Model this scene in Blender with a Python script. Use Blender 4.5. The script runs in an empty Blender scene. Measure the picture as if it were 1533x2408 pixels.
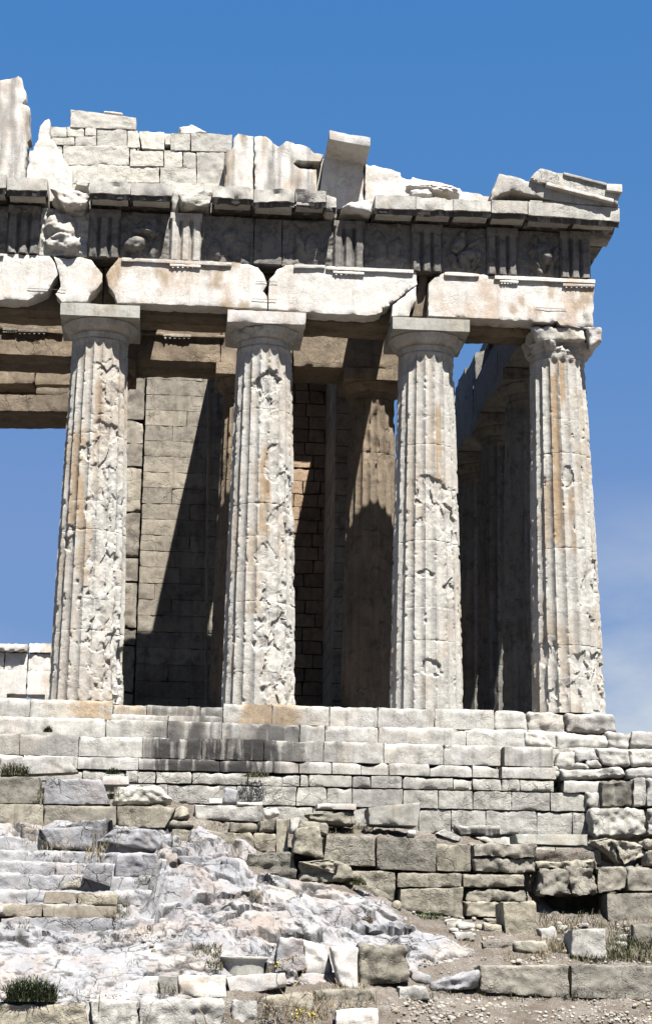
import bpy, bmesh, math, random
import numpy as np
from mathutils import Matrix, Vector

scene = bpy.context.scene
# ------------------------------------------------------------------ camera
CAM = (-10.267, -46.173, -6.975)
YAW, PIT, ROLL, FPX = 0.0854571, 0.2531006, 0.0126323, 4371.24
def _axes():
    sy, cy = math.sin(YAW), math.cos(YAW); sp, cp = math.sin(PIT), math.cos(PIT); sr, cr = math.sin(ROLL), math.cos(ROLL)
    r0 = Vector((cy, -sy, 0)); f0 = Vector((sy*cp, cy*cp, sp)); u0 = r0.cross(f0)
    return cr*r0 + sr*u0, cr*u0 - sr*r0, f0
R_, U_, F_ = _axes()
cd = bpy.data.cameras.new("camera"); cam = bpy.data.objects.new("camera", cd); scene.collection.objects.link(cam)
M = Matrix.Identity(4)
for i in range(3):
    M[i][0], M[i][1], M[i][2], M[i][3] = R_[i], U_[i], -F_[i], CAM[i]
cam.matrix_world = M
cd.sensor_fit = 'VERTICAL'; cd.sensor_height = 24.0; cd.lens = FPX/2408*24.0
cd.clip_start = 0.5; cd.clip_end = 6000
scene.camera = cam

# ------------------------------------------------------------------ light
SUN_AZ, SUN_EL = math.radians(20), math.radians(62.0)
SKY_STRENGTH, SUN_STRENGTH, EXPOSURE = 0.05, 5.0, 2.0
sun_vec = Vector((math.sin(SUN_AZ)*math.cos(SUN_EL), -math.cos(SUN_AZ)*math.cos(SUN_EL), math.sin(SUN_EL)))
sd = bpy.data.lights.new("sun", 'SUN'); sd.energy = SUN_STRENGTH; sd.angle = math.radians(0.5); sd.color = (1.0, 0.97, 0.92)
so = bpy.data.objects.new("sun", sd); scene.collection.objects.link(so)
so.rotation_euler = sun_vec.to_track_quat('Z', 'Y').to_euler(); so.location = (20, -30, 60)
world = bpy.data.worlds.new("World"); scene.world = world; world.use_nodes = True
wn, wl = world.node_tree.nodes, world.node_tree.links
for n in list(wn): wn.remove(n)
wo = wn.new('ShaderNodeOutputWorld'); bg = wn.new('ShaderNodeBackground'); sky = wn.new('ShaderNodeTexSky')
sky.sky_type = 'NISHITA'; sky.sun_disc = False; sky.sun_elevation = SUN_EL
sky.sun_rotation = math.atan2(sun_vec.x, sun_vec.y)
sky.altitude = 150; sky.air_density = 0.75; sky.dust_density = 0.3; sky.ozone_density = 2.2
bg.inputs['Strength'].default_value = SKY_STRENGTH
geo = wn.new('ShaderNodeTexCoord')
hsv = wn.new('ShaderNodeHueSaturation'); hsv.inputs['Saturation'].default_value = 1.0; hsv.inputs['Value'].default_value = 1.0
# slide-film rendition of the clear sky: per-channel response
sp_ = wn.new('ShaderNodeSeparateColor'); cb_ = wn.new('ShaderNodeCombineColor'); wl.new(sky.outputs[0], sp_.inputs[0])
for i_, (gain, power) in enumerate(((.483, 1.55), (.973, .52), (2.30, .20))):
    p_ = wn.new('ShaderNodeMath'); p_.operation = 'POWER'; p_.inputs[1].default_value = power; wl.new(sp_.outputs[i_], p_.inputs[0])
    g_ = wn.new('ShaderNodeMath'); g_.operation = 'MULTIPLY'; g_.inputs[1].default_value = gain; wl.new(p_.outputs[0], g_.inputs[0]); m_ = wn.new('ShaderNodeMath'); m_.operation = 'SMOOTH_MIN'; m_.inputs[1].default_value = (.92, 1.62, 3.1)[i_]; m_.inputs[2].default_value = .25; wl.new(g_.outputs[0], m_.inputs[0]); wl.new(m_.outputs[0], cb_.inputs[i_])
wl.new(cb_.outputs[0], hsv.inputs['Color'])
# thin fair-weather cloud low over the horizon, from noise on the sky direction
mp = wn.new('ShaderNodeMapping'); mp.inputs['Scale'].default_value = (1.0, 1.0, 2.2); mp.inputs['Location'].default_value = (0.35, 0.2, 0.1)
wl.new(geo.outputs['Generated'], mp.inputs['Vector'])
cn = wn.new('ShaderNodeTexNoise'); cn.inputs['Scale'].default_value = 7.0; cn.inputs['Detail'].default_value = 7; cn.inputs['Roughness'].default_value = 0.55
wl.new(mp.outputs[0], cn.inputs['Vector'])
cr_ = wn.new('ShaderNodeMapRange'); cr_.inputs['From Min'].default_value = 0.33; cr_.inputs['From Max'].default_value = 0.60
wl.new(cn.outputs['Fac'], cr_.inputs['Value'])
sx = wn.new('ShaderNodeSeparateXYZ'); wl.new(geo.outputs['Generated'], sx.inputs[0])
el = wn.new('ShaderNodeMapRange'); el.inputs['From Min'].default_value = 0.27; el.inputs['From Max'].default_value = 0.16
wl.new(sx.outputs['Z'], el.inputs['Value'])
xr = wn.new('ShaderNodeMapRange'); xr.inputs['From Min'].default_value = 0.12; xr.inputs['From Max'].default_value = 0.24
wl.new(sx.outputs['X'], xr.inputs['Value'])
xl = wn.new('ShaderNodeMapRange'); xl.inputs['From Min'].default_value = -0.05; xl.inputs['From Max'].default_value = -0.12
wl.new(sx.outputs['X'], xl.inputs['Value'])
el2 = wn.new('ShaderNodeMapRange'); el2.inputs['From Min'].default_value = 0.190; el2.inputs['From Max'].default_value = 0.165
wl.new(sx.outputs['Z'], el2.inputs['Value'])
def wmath(op, a, b):
    m = wn.new('ShaderNodeMath'); m.operation = op; m.use_clamp = True
    for i, v in enumerate((a, b)):
        if isinstance(v, (int, float)): m.inputs[i].default_value = v
        else: wl.new(v, m.inputs[i])
    return m.outputs[0]
right = wmath('MULTIPLY', xr.outputs[0], el.outputs[0]); left = wmath('MULTIPLY', xl.outputs[0], el2.outputs[0])
cf = wmath('MULTIPLY', wmath('MULTIPLY', wmath('ADD', right, left), cr_.outputs[0]), 1.0)
mx = wn.new('ShaderNodeMix'); mx.data_type = 'RGBA'
wl.new(cf, mx.inputs[0]); wl.new(hsv.outputs[0], mx.inputs[6]); mx.inputs[7].default_value = (2.7, 3.1, 3.65, 1)
wl.new(mx.outputs[2], bg.inputs['Color']); wl.new(bg.outputs[0], wo.inputs['Surface'])
scene.view_settings.view_transform = 'Standard'; scene.view_settings.look = 'None'
scene.view_settings.gamma = 1.0; scene.view_settings.exposure = EXPOSURE
scene.cycles.max_bounces = 6; scene.cycles.diffuse_bounces = 1; scene.cycles.glossy_bounces = 2

# ------------------------------------------------------------------ measuring: sheet reading -> point on a plane of real depth
def at(x, y, Y):
    X = x - 766.5; V = 1204 - y
    d = R_*X + U_*V + F_*FPX
    t = (Y - CAM[1])/d.y
    return (CAM[0] + d.x*t, Y, CAM[2] + d.z*t)
OFF = {1: (0, 153.3), 2: (766.5, 255.5), 3: (0, 698.4), 4: (766.5, 698.4), 5: (0, 1277.5), 6: (766.5, 1277.5), 7: (0, 1828.5), 8: (766.5, 1828.5)}
def z2(k, x, y): return (OFF[k][0] + x/2.0, OFF[k][1] + y/2.0)
def atz(k, x, y, Y): return at(*z2(k, x, y), Y)

# ------------------------------------------------------------------ noise
_rng = np.random.RandomState(7); _perm = _rng.permutation(256); _perm = np.r_[_perm, _perm, _perm].astype(np.int64)
_g = _rng.normal(size=(256, 3)); _g /= np.linalg.norm(_g, axis=1)[:, None]
def perlin(p):
    i = np.floor(p).astype(np.int64); f = p - i; u = f*f*f*(f*(f*6-15)+10); i &= 255
    out = 0
    for dx in (0, 1):
        wx = u[:, 0] if dx else 1-u[:, 0]; a = _perm[i[:, 0]+dx]
        for dy in (0, 1):
            wy = u[:, 1] if dy else 1-u[:, 1]; b = _perm[a + ((i[:, 1]+dy) & 255)]
            for dz in (0, 1):
                wz = u[:, 2] if dz else 1-u[:, 2]; c = _perm[b + ((i[:, 2]+dz) & 255)]
                g = _g[c & 255]
                out = out + wx*wy*wz*(g[:, 0]*(f[:, 0]-dx)+g[:, 1]*(f[:, 1]-dy)+g[:, 2]*(f[:, 2]-dz))
    return out*1.5
def fbm(p, s=1.0, o=4, seed=0, rough=.5):
    p = np.asarray(p, float)*s + seed*17.31; r = 0; a = 1.0
    for k in range(o):
        r = r + a*perlin(p + k*31.7); p = p*2.03; a *= rough
    return r
def ridged(p, s=1.0, o=4, seed=0):
    p = np.asarray(p, float)*s + seed*11.3; r = 0; a = 1.0
    for k in range(o):
        r = r + a*(1-2*np.abs(perlin(p + k*13.1))); p = p*2.1; a *= .5
    return r
def cells(p, s=1.0, seed=0):
    """distance to nearest cell border (F2-F1) and per-cell random: rock joints"""
    p = np.asarray(p, float)*s + seed*5.7; i = np.floor(p).astype(np.int64)
    d1 = np.full(len(p), 9.); d2 = d1.copy(); idr = np.zeros(len(p))
    for dx in (-1, 0, 1):
        for dy in (-1, 0, 1):
            for dz in (-1, 0, 1):
                c = i + np.array([dx, dy, dz]); h = _perm[_perm[_perm[c[:, 0] & 255] + (c[:, 1] & 255)] + (c[:, 2] & 255)]
                q = c + .5 + _g[h & 255]*.45; d = np.linalg.norm(q-p, axis=1)
                n = d < d1; d2 = np.where(n, d1, np.minimum(d2, d)); idr = np.where(n, (h & 255)/255., idr); d1 = np.where(n, d, d1)
    return d2-d1, idr
def facets(p, sc, seed, warp, sel=None):
    if sel is not None:
        r = [np.zeros(len(p)) for _ in range(3)]
        if sel.any():
            o = facets(p[sel], sc, seed, warp[sel] if hasattr(warp, 'ndim') and np.ndim(warp) else warp)
            for a, b in zip(r, o): a[sel] = b
        return r
    """polyhedral relief: every cell is a tilted plane"""
    q = (p + warp)*sc + seed*5.7; i = np.floor(q).astype(np.int64); d1 = np.full(len(q), 9.); d2 = d1.copy(); h = np.zeros(len(q)); ci = np.zeros(len(q))
    for dx in (-1, 0, 1):
        for dy in (-1, 0, 1):
            for dz in (-1, 0, 1):
                c = i + np.array([dx, dy, dz]); k = _perm[_perm[_perm[c[:, 0] & 255] + (c[:, 1] & 255)] + (c[:, 2] & 255)] & 255
                o = q-(c+.5+_g[k]*.45); d = np.linalg.norm(o, axis=1); t = (o*_g[(k*7+13) & 255]).sum(1) + .6*(k/255.-.5)
                n = d < d1; d2 = np.where(n, d1, np.minimum(d2, d)); h = np.where(n, t, h); ci = np.where(n, k/255., ci); d1 = np.where(n, d, d1)
    return h/sc, d2-d1, ci
def sstep(a, b, x):
    t = np.clip((x-a)/(b-a), 0, 1); return t*t*(3-2*t)

# ------------------------------------------------------------------ materials
def lin(h):
    return tuple(((c/255)/12.92 if c/255 <= .04045 else ((c/255+.055)/1.055)**2.4) for c in h)
MATS = {}
def stone_mat(name, base, alt, dark, alt_amt=.5, dark_amt=.4, streak=0.3, bump=.5, crack=.25, scale=1.0, pits=0.0, warm=None, warm_amt=0.0, rough=.85):
    m = bpy.data.materials.new(name); m.use_nodes = True; nt = m.node_tree; N, L = nt.nodes, nt.links
    K = .50; base, alt, dark = [tuple(K*v for v in c) for c in (base, alt, dark)]; warm = tuple(K*v for v in warm) if warm else None
    b = N['Principled BSDF']; b.inputs['Roughness'].default_value = rough; b.inputs['Specular IOR Level'].default_value = .25
    g = N.new('ShaderNodeNewGeometry'); pos = g.outputs['Position']
    def mapping(sc, loc=(0, 0, 0)):
        q = N.new('ShaderNodeMapping'); q.inputs['Scale'].default_value = sc; q.inputs['Location'].default_value = loc; L.new(pos, q.inputs[0]); return q.outputs[0]
    def noise(vec, sc, det=5, ro=.6, dist=0.0):
        q = N.new('ShaderNodeTexNoise'); q.inputs['Scale'].default_value = sc; q.inputs['Detail'].default_value = det; q.inputs['Roughness'].default_value = ro
        q.inputs['Distortion'].default_value = dist; L.new(vec, q.inputs['Vector']); return q.outputs['Fac']
    def rng(v, a, c, lo=0., hi=1.):
        q = N.new('ShaderNodeMapRange'); q.inputs[1].default_value = a; q.inputs[2].default_value = c; q.inputs[3].default_value = lo; q.inputs[4].default_value = hi; L.new(v, q.inputs[0]); return q.outputs[0]
    def math_(op, a, c=0.):
        q = N.new('ShaderNodeMath'); q.operation = op
        for i, v in enumerate((a, c)):
            if isinstance(v, (int, float)): q.inputs[i].default_value = v
            else: L.new(v, q.inputs[i])
        return q.outputs[0]
    def mix(f, a, c, mode='MIX'):
        q = N.new('ShaderNodeMix'); q.data_type = 'RGBA'; q.blend_type = mode
        if isinstance(f, (int, float)): q.inputs[0].default_value = f
        else: L.new(f, q.inputs[0])
        for k, v in ((6, a), (7, c)):
            if isinstance(v, tuple): q.inputs[k].default_value = (*v, 1)
            else: L.new(v, q.inputs[k])
        return q.outputs[2]
    col = mix(math_('MULTIPLY', rng(noise(pos, .55*scale, 8, .66, .6), .42, .62), alt_amt), base, alt)
    if warm: col = mix(math_('MULTIPLY', rng(noise(mapping((1, 1, .45), (5, 3, 1)), .8*scale, 7, .7, .4), .50, .64), warm_amt), col, warm)
    col = mix(math_('MULTIPLY', rng(noise(mapping((1, 1, 1), (9, 2, 7)), 2.7*scale, 9, .74), .50, .66), dark_amt), col, dark)
    if streak:
        sk = noise(mapping((3.2, 3.2, .28), (1, 8, 3)), 1.6, 6, .6)
        col = mix(math_('MULTIPLY', rng(sk, .52, .72), streak), col, dark)
    # painted per-vertex wear and shade: black staining with painted shade, and tan (iron patina)
    at1 = N.new('ShaderNodeAttribute'); at1.attribute_name = 'stain'
    at2 = N.new('ShaderNodeAttribute'); at2.attribute_name = 'tan'
    at3 = N.new('ShaderNodeAttribute'); at3.attribute_name = 'fresh'
    sn = rng(noise(mapping((4.5, 4.5, .5)), 1.3, 5, .6), .27, .50)
    tn = rng(noise(mapping((2.6, 2.6, .8), (3, 3, 3)), 1.8, 5, .65), .30, .50)
    col = mix(math_('MULTIPLY', at2.outputs['Fac'], tn), col, (.185, .135, .085))
    col = mix(at3.outputs['Fac'], col, (.30, .29, .27))
    col = mix(math_('MULTIPLY', at1.outputs['Fac'], sn), col, (.020, .0185, .0175))
    fine = noise(pos, 34*scale, 6, .7)
    at4 = N.new('ShaderNodeAttribute'); at4.attribute_name = 'tone'
    col = mix(1.0, col, mix(rng(at4.outputs['Fac'], -1, 1), (.80, .80, .815), (1.2, 1.19, 1.15)), 'MULTIPLY')
    col = mix(1.0, col, mix(rng(fine, .3, .7), (.72, .72, .715), (1.18, 1.18, 1.18)), 'MULTIPLY')
    wv = N.new('ShaderNodeTexNoise'); wv.inputs['Scale'].default_value = 2.2; wv.inputs['Detail'].default_value = 6; L.new(pos, wv.inputs['Vector'])
    va = N.new('ShaderNodeVectorMath'); va.operation = 'MULTIPLY_ADD'; L.new(wv.outputs['Color'], va.inputs[0]); va.inputs[1].default_value = (.55, .55, .55); L.new(pos, va.inputs[2])
    vo = N.new('ShaderNodeTexVoronoi'); vo.feature = 'DISTANCE_TO_EDGE'; vo.inputs['Scale'].default_value = 1.5*scale; L.new(va.outputs[0], vo.inputs['Vector'])
    cm = math_('MULTIPLY', rng(vo.outputs['Distance'], .0, .022, 1, 0), rng(noise(pos, 1.1, 3), .45, .62))
    col = mix(math_('MULTIPLY', cm, crack), col, tuple(.35*v for v in dark))
    h = math_('ADD', math_('MULTIPLY', fine, .35), noise(pos, 9*scale, 7, .68))
    h = math_('SUBTRACT', h, math_('MULTIPLY', cm, crack*1.4))
    if pits:
        vp = N.new('ShaderNodeTexVoronoi'); vp.inputs['Scale'].default_value = 16*scale; L.new(va.outputs[0], vp.inputs['Vector'])
        pm = math_('MULTIPLY', rng(vp.outputs['Distance'], .10, .34, 1, 0), rng(noise(pos, 6, 4), .42, .6))
        col = mix(math_('MULTIPLY', pm, pits*.85), col, tuple(.5*v for v in dark)); h = math_('SUBTRACT', h, math_('MULTIPLY', pm, pits*.9))
    h = math_('MULTIPLY', h, rng(noise(pos, .9*scale, 3), .38, .62, .2, 1.))
    L.new(col, b.inputs['Base Color'])
    bp = N.new('ShaderNodeBump'); bp.inputs['Strength'].default_value = bump; bp.inputs['Distance'].default_value = .05; L.new(h, bp.inputs['Height']); L.new(bp.outputs[0], b.inputs['Normal'])
    MATS[name] = m; return m
marble = stone_mat('weathered_marble', (.57, .55, .505), (.47, .46, .435), (.19, .175, .155), .7, .5, .40, .55, .18, warm=(.40, .29, .195), warm_amt=.40)
marble_white = stone_mat('bright_marble', (.74, .715, .675), (.63, .61, .58), (.30, .26, .22), .6, .32, .30, .4, .22, warm=(.50, .37, .27), warm_amt=.7)
marble_step = stone_mat('step_marble', (.545, .53, .495), (.42, .405, .38), (.15, .138, .12), .8, .5, .55, .6, .22, warm=(.47, .37, .27), warm_amt=.35)
marble_new = stone_mat('restored_marble', (.50, .49, .445), (.42, .42, .38), (.20, .18, .145), .6, .5, .5, .3, .12, warm=(.42, .355, .25), warm_amt=.6)
shade_marble = stone_mat('shade_dark_marble', (.265, .25, .23), (.18, .168, .15), (.05, .043, .038), .8, .7, .6, .7, .5)  # darker marble copy: shade of frieze and flank painted into its colour
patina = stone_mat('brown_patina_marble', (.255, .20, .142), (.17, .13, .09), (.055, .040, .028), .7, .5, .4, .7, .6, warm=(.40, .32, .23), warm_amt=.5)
wallstone = stone_mat('cella_wall_marble', (.37, .33, .27), (.27, .235, .19), (.10, .08, .062), .9, .7, .5, .5, .5, warm=(.50, .46, .39), warm_amt=.5)
poros = stone_mat('pitted_limestone', (.34, .315, .265), (.25, .23, .19), (.085, .075, .06), .8, .75, .2, 1.0, .3, 1.2, pits=.8)
poros_warm = stone_mat('tan_limestone', (.385, .355, .285), (.28, .25, .195), (.09, .078, .06), .85, .8, .6, .9, .4, 1.1, pits=.5)
founda = stone_mat('foundation_limestone', (.60, .58, .53), (.45, .435, .40), (.14, .13, .11), .8, .55, .45, .9, .4, 1.1, pits=.3)
pedim = stone_mat('pediment_limestone', (.60, .575, .52), (.49, .47, .42), (.22, .20, .16), .7, .5, .2, .7, .3, 1.0, pits=.25)
rock = stone_mat('pale_blue_rock', (.385, .38, .388), (.295, .298, .32), (.085, .078, .068), .85, .46, .0, .95, .8, 1.25, warm=(.36, .295, .27), warm_amt=.6)
dark_layer = stone_mat('dark_layered_stone', (.27, .255, .21), (.19, .175, .14), (.05, .045, .035), .8, .8, 0, 1.0, .6, 1.3, pits=.5)

def soil_mat():
    m = bpy.data.materials.new('dry_soil'); m.use_nodes = True; N, L = m.node_tree.nodes, m.node_tree.links
    b = N['Principled BSDF']; b.inputs['Roughness'].default_value = .95; b.inputs['Specular IOR Level'].default_value = .1
    g = N.new('ShaderNodeNewGeometry')
    def noise(s, d=6, r=.65):
        q = N.new('ShaderNodeTexNoise'); q.inputs['Scale'].default_value = s; q.inputs['Detail'].default_value = d; q.inputs['Roughness'].default_value = r; L.new(g.outputs['Position'], q.inputs['Vector']); return q.outputs['Fac']
    def ramp(v, st):
        q = N.new('ShaderNodeValToRGB'); L.new(v, q.inputs[0]); e = q.color_ramp.elements
        while len(e) < len(st): e.new(.5)
        for i, (p, c) in enumerate(st): e[i].position = p; e[i].color = (*c, 1)
        return q.outputs[0]
    c = ramp(noise(1.3), [(.3, (.062, .051, .041)), (.5, (.105, .090, .076)), (.7, (.165, .150, .134))])
    c2 = ramp(noise(28, 4, .7), [(.35, (.55, .53, .5)), (.5, (.95, .95, .94)), (.68, (1.25, 1.22, 1.18))])
    mx = N.new('ShaderNodeMix'); mx.data_type = 'RGBA'; mx.blend_type = 'MULTIPLY'; mx.inputs[0].default_value = 1; L.new(c, mx.inputs[6]); L.new(c2, mx.inputs[7])
    L.new(mx.outputs[2], b.inputs['Base Color'])
    vo = N.new('ShaderNodeTexVoronoi'); vo.inputs['Scale'].default_value = 26; L.new(g.outputs['Position'], vo.inputs['Vector'])
    sm = N.new('ShaderNodeMath'); sm.operation = 'MULTIPLY'; mr = N.new('ShaderNodeMapRange'); mr.inputs[1].default_value = .42; mr.inputs[2].default_value = .25; L.new(vo.outputs['Distance'], mr.inputs[0])
    mk = N.new('ShaderNodeMapRange'); mk.inputs[1].default_value = .45; mk.inputs[2].default_value = .58; L.new(noise(2.6, 5, .7), mk.inputs[0]); L.new(mr.outputs[0], sm.inputs[0]); L.new(mk.outputs[0], sm.inputs[1])
    gm = N.new('ShaderNodeMix'); gm.data_type = 'RGBA'; L.new(sm.outputs[0], gm.inputs[0]); L.new(mx.outputs[2], gm.inputs[6]); L.new(ramp(noise(31, 2, .5), [(.35, (.12, .11, .10)), (.5, (.22, .21, .195)), (.68, (.34, .33, .32))]), gm.inputs[7]); L.new(gm.outputs[2], b.inputs['Base Color'])
    ad = N.new('ShaderNodeMath'); ad.operation = 'ADD'; L.new(noise(22, 6, .75), ad.inputs[0]); L.new(sm.outputs[0], ad.inputs[1])
    bp = N.new('ShaderNodeBump'); bp.inputs['Strength'].default_value = .9; bp.inputs['Distance'].default_value = .05; L.new(ad.outputs[0], bp.inputs['Height']); L.new(bp.outputs[0], b.inputs['Normal'])
    return m
soil = soil_mat()
def leaf_mat(name, c1, c2):
    m = bpy.data.materials.new(name); m.use_nodes = True; N, L = m.node_tree.nodes, m.node_tree.links
    b = N['Principled BSDF']; b.inputs['Roughness'].default_value = .7; b.inputs['Specular IOR Level'].default_value = .2
    g = N.new('ShaderNodeNewGeometry'); q = N.new('ShaderNodeTexNoise'); q.inputs['Scale'].default_value = 9; L.new(g.outputs['Position'], q.inputs['Vector'])
    r = N.new('ShaderNodeValToRGB'); r.color_ramp.elements[0].position = .35; r.color_ramp.elements[1].position = .65
    r.color_ramp.elements[0].color = (*c1, 1); r.color_ramp.elements[1].color = (*c2, 1); L.new(q.outputs['Fac'], r.inputs[0]); L.new(r.outputs[0], b.inputs['Base Color'])
    return m
green = leaf_mat('green_leaf', (.016, .022, .009), (.045, .052, .022)); dry = leaf_mat('dry_straw', (.085, .065, .036), (.19, .155, .095))
olive = leaf_mat('olive_grass', (.022, .025, .012), (.075, .070, .036)); flower = leaf_mat('yellow_flower', (.20, .16, .03), (.28, .23, .06)); rust = leaf_mat('brown_seed_head', (.07, .042, .02), (.13, .08, .035))

# ------------------------------------------------------------------ mesh building
COL = scene.collection
class MB:
    """collects verts/faces (numpy) to be linked as ONE mesh"""
    def __init__(s): s.v = []; s.f = []; s.n = 0; s.a = {}
    def add(s, v, f, **attr):
        v = np.asarray(v, float); s.v.append(v)
        for q in f: s.f.append(np.asarray(q) + s.n)
        for k in ('stain', 'tan', 'fresh', 'tone'):
            s.a.setdefault(k, []).append(np.broadcast_to(np.asarray(attr.get(k, 0.), float), (len(v),)))
        s.n += len(v); return s
def link_mesh(name, mb, mat, parent=None, loc=None, sharp=50, smooth=True):
    V = np.concatenate(mb.v); o = np.array(loc if loc is not None else (0, 0, 0), float)
    me = bpy.data.meshes.new(name)
    quads = [f for f in mb.f]
    # faces stored as arrays (n,k)
    loops = np.concatenate([f.ravel() for f in quads]).astype(np.int32)
    tot = np.concatenate([np.full(len(f), f.shape[1], np.int32) for f in quads])
    st = np.r_[0, np.cumsum(tot)[:-1]].astype(np.int32)
    me.vertices.add(len(V)); me.vertices.foreach_set('co', (V-o).astype(np.float32).ravel())
    me.loops.add(len(loops)); me.loops.foreach_set('vertex_index', loops)
    me.polygons.add(len(tot)); me.polygons.foreach_set('loop_start', st); me.polygons.foreach_set('loop_total', tot)
    me.polygons.foreach_set('use_smooth', np.full(len(tot), smooth)); me.update(calc_edges=True); me.validate()
    for k, l in mb.a.items():
        arr = np.concatenate(l)
        if np.any(arr) and len(arr) == len(me.vertices):
            at_ = me.attributes.new(k, 'FLOAT', 'POINT'); at_.data.foreach_set('value', arr.astype(np.float32))
    if smooth and sharp: me.set_sharp_from_angle(angle=math.radians(sharp))
    if isinstance(mat, (list, tuple)):
        for q in mat: me.materials.append(q)
    else: me.materials.append(mat)
    ob = bpy.data.objects.new(name, me); COL.objects.link(ob)
    if loc is not None: ob.location = loc
    if parent is not None:
        ob.parent = parent; ob.matrix_parent_inverse = Matrix.Translation(-Vector(parent.location)) if parent.parent is None else Matrix.Identity(4)
    return ob
def empty(name, loc, label, cat, group=None):
    o = bpy.data.objects.new(name, None); COL.objects.link(o); o.location = loc; o['label'] = label; o['category'] = cat
    if group: o['group'] = group
    return o
def tag(o, label, cat, group=None):
    o['label'] = label; o['category'] = cat
    if group: o['group'] = group
    return o
def struct(o): o['kind'] = 'structure'; return o
def stuff(o, label=None, cat=None):
    o['kind'] = 'stuff'
    if label: o['label'] = label; o['category'] = cat
    return o

def lattice(nu, nv, nw):
    """surface lattice of a box: integer verts and quads"""
    ids = {}; F = []
    def face(fn, a, b, flip):
        A, B = np.meshgrid(np.arange(a+1), np.arange(b+1), indexing='ij'); P = fn(A.ravel(), B.ravel())
        idx = np.arange((a+1)*(b+1)).reshape(a+1, b+1)
        q = np.stack([idx[:-1, :-1], idx[1:, :-1], idx[1:, 1:], idx[:-1, 1:]], -1).reshape(-1, 4)
        return P, (q[:, ::-1] if flip else q)
    Ps, Qs, n = [], [], 0
    z = lambda a: np.zeros_like(a)
    for fn, a, b, fl in ((lambda i, j: np.stack([i, z(i), j], 1), nu, nw, False), (lambda i, j: np.stack([i, z(i)+nv, j], 1), nu, nw, True),
                         (lambda i, j: np.stack([z(i), i, j], 1), nv, nw, True), (lambda i, j: np.stack([z(i)+nu, i, j], 1), nv, nw, False),
                         (lambda i, j: np.stack([i, j, z(i)], 1), nu, nv, True), (lambda i, j: np.stack([i, j, z(i)+nw], 1), nu, nv, False)):
        P, Q = face(fn, a, b, fl); Ps.append(P); Qs.append(Q+n); n += len(P)
    P = np.concatenate(Ps); Q = np.concatenate(Qs)
    key = (P[:, 0]*10007 + P[:, 1])*10007 + P[:, 2]
    _, first, inv = np.unique(key, return_index=True, return_inverse=True)
    return P[first].astype(float), inv.reshape(-1)[Q]
SEED = [0]; TR_ = random.Random(99)
def stone(mb, corners, depth, seg=.07, r=.03, rough=.02, chip=.06, seed=None, fs=3.0, top=None, layers=0., topw=0., topr=0., sidew=0., **attr):
    """worn block. corners: front face tl,tr,br,bl world points; depth along +Y (or a vector)."""
    if seed is None: SEED[0] += 1; seed = SEED[0]
    tl, tr, br, bl = [np.array(c, float) for c in corners]
    dv = np.array(depth if hasattr(depth, '__len__') else (0, depth, 0), float)
    W = max(np.linalg.norm(tr-tl), np.linalg.norm(br-bl), .02); H = max(np.linalg.norm(tl-bl), np.linalg.norm(tr-br), .02); D = np.linalg.norm(dv)
    nu, nw = max(3, int(W/seg)), max(3, int(H/seg)); nv = max(2, int(D/(seg*1.8)))
    P, Q = lattice(nu, nv, nw); u, v, w = P[:, 0]/nu, P[:, 1]/nv, P[:, 2]/nw
    B = np.stack([u*W, v*D, w*H], 1); off = np.array([tl[0], tl[1], tl[2]])
    n1 = fbm(B+off, 2.2, 3, seed)
    tw = (1-topw) + topw*sstep(.25, .95, w)
    tw = tw*(1-sidew*(w < .8)*(np.minimum(u, 1-u)*W < .12))
    rr = np.minimum(r + topr*np.clip(.6+1.6*fbm(B+off, 1.1, 3, seed+21), .1, 2.)*(w > .75)*(v < .5)*(u > .0)*(u < 1) + tw*chip*1.7*np.clip(n1-.10, 0, 1.), .42*min(W, H, D))[:, None]
    inner = np.clip(B, rr, np.array([W, D, H])-rr); d = B-inner; L = np.linalg.norm(d, axis=1, keepdims=True); nrm = d/np.maximum(L, 1e-6)
    B2 = inner + nrm*np.minimum(rr, np.maximum(L, 1e-6)) 
    flat = (L[:, 0] < 1e-5); 
    disp = rough*(fbm(B+off, fs, 4, seed+3) - .15)
    if layers: disp = disp + layers*ridged((B+off)*np.array([.35, .35, 3.2]), 1.6, 3, seed)
    B2 = B2 + nrm*disp[:, None]
    u, v, w = B2[:, 0]/W, B2[:, 1]/D, B2[:, 2]/H
    F = (bl*(1-u)[:, None] + br*u[:, None])*(1-w)[:, None] + (tl*(1-u)[:, None] + tr*u[:, None])*w[:, None] + dv*v[:, None]
    at_ = {k: (f(F) if callable(f) else f) for k, f in attr.items()}; at_.setdefault('tone', TR_.uniform(-1, 1))
    mb.add(F, [Q], **at_); return F
def rect(x0, x1, z0, z1, Y): return [(x0, Y, z1), (x1, Y, z1), (x1, Y, z0), (x0, Y, z0)]
def zrect(k, x0, y0, x1, y1, Y): return [atz(k, x0, y0, Y), atz(k, x1, y0, Y), atz(k, x1, y1, Y), atz(k, x0, y1, Y)]
def zquad(k, pts, Y): return [atz(k, *p, Y) for p in pts]

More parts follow.
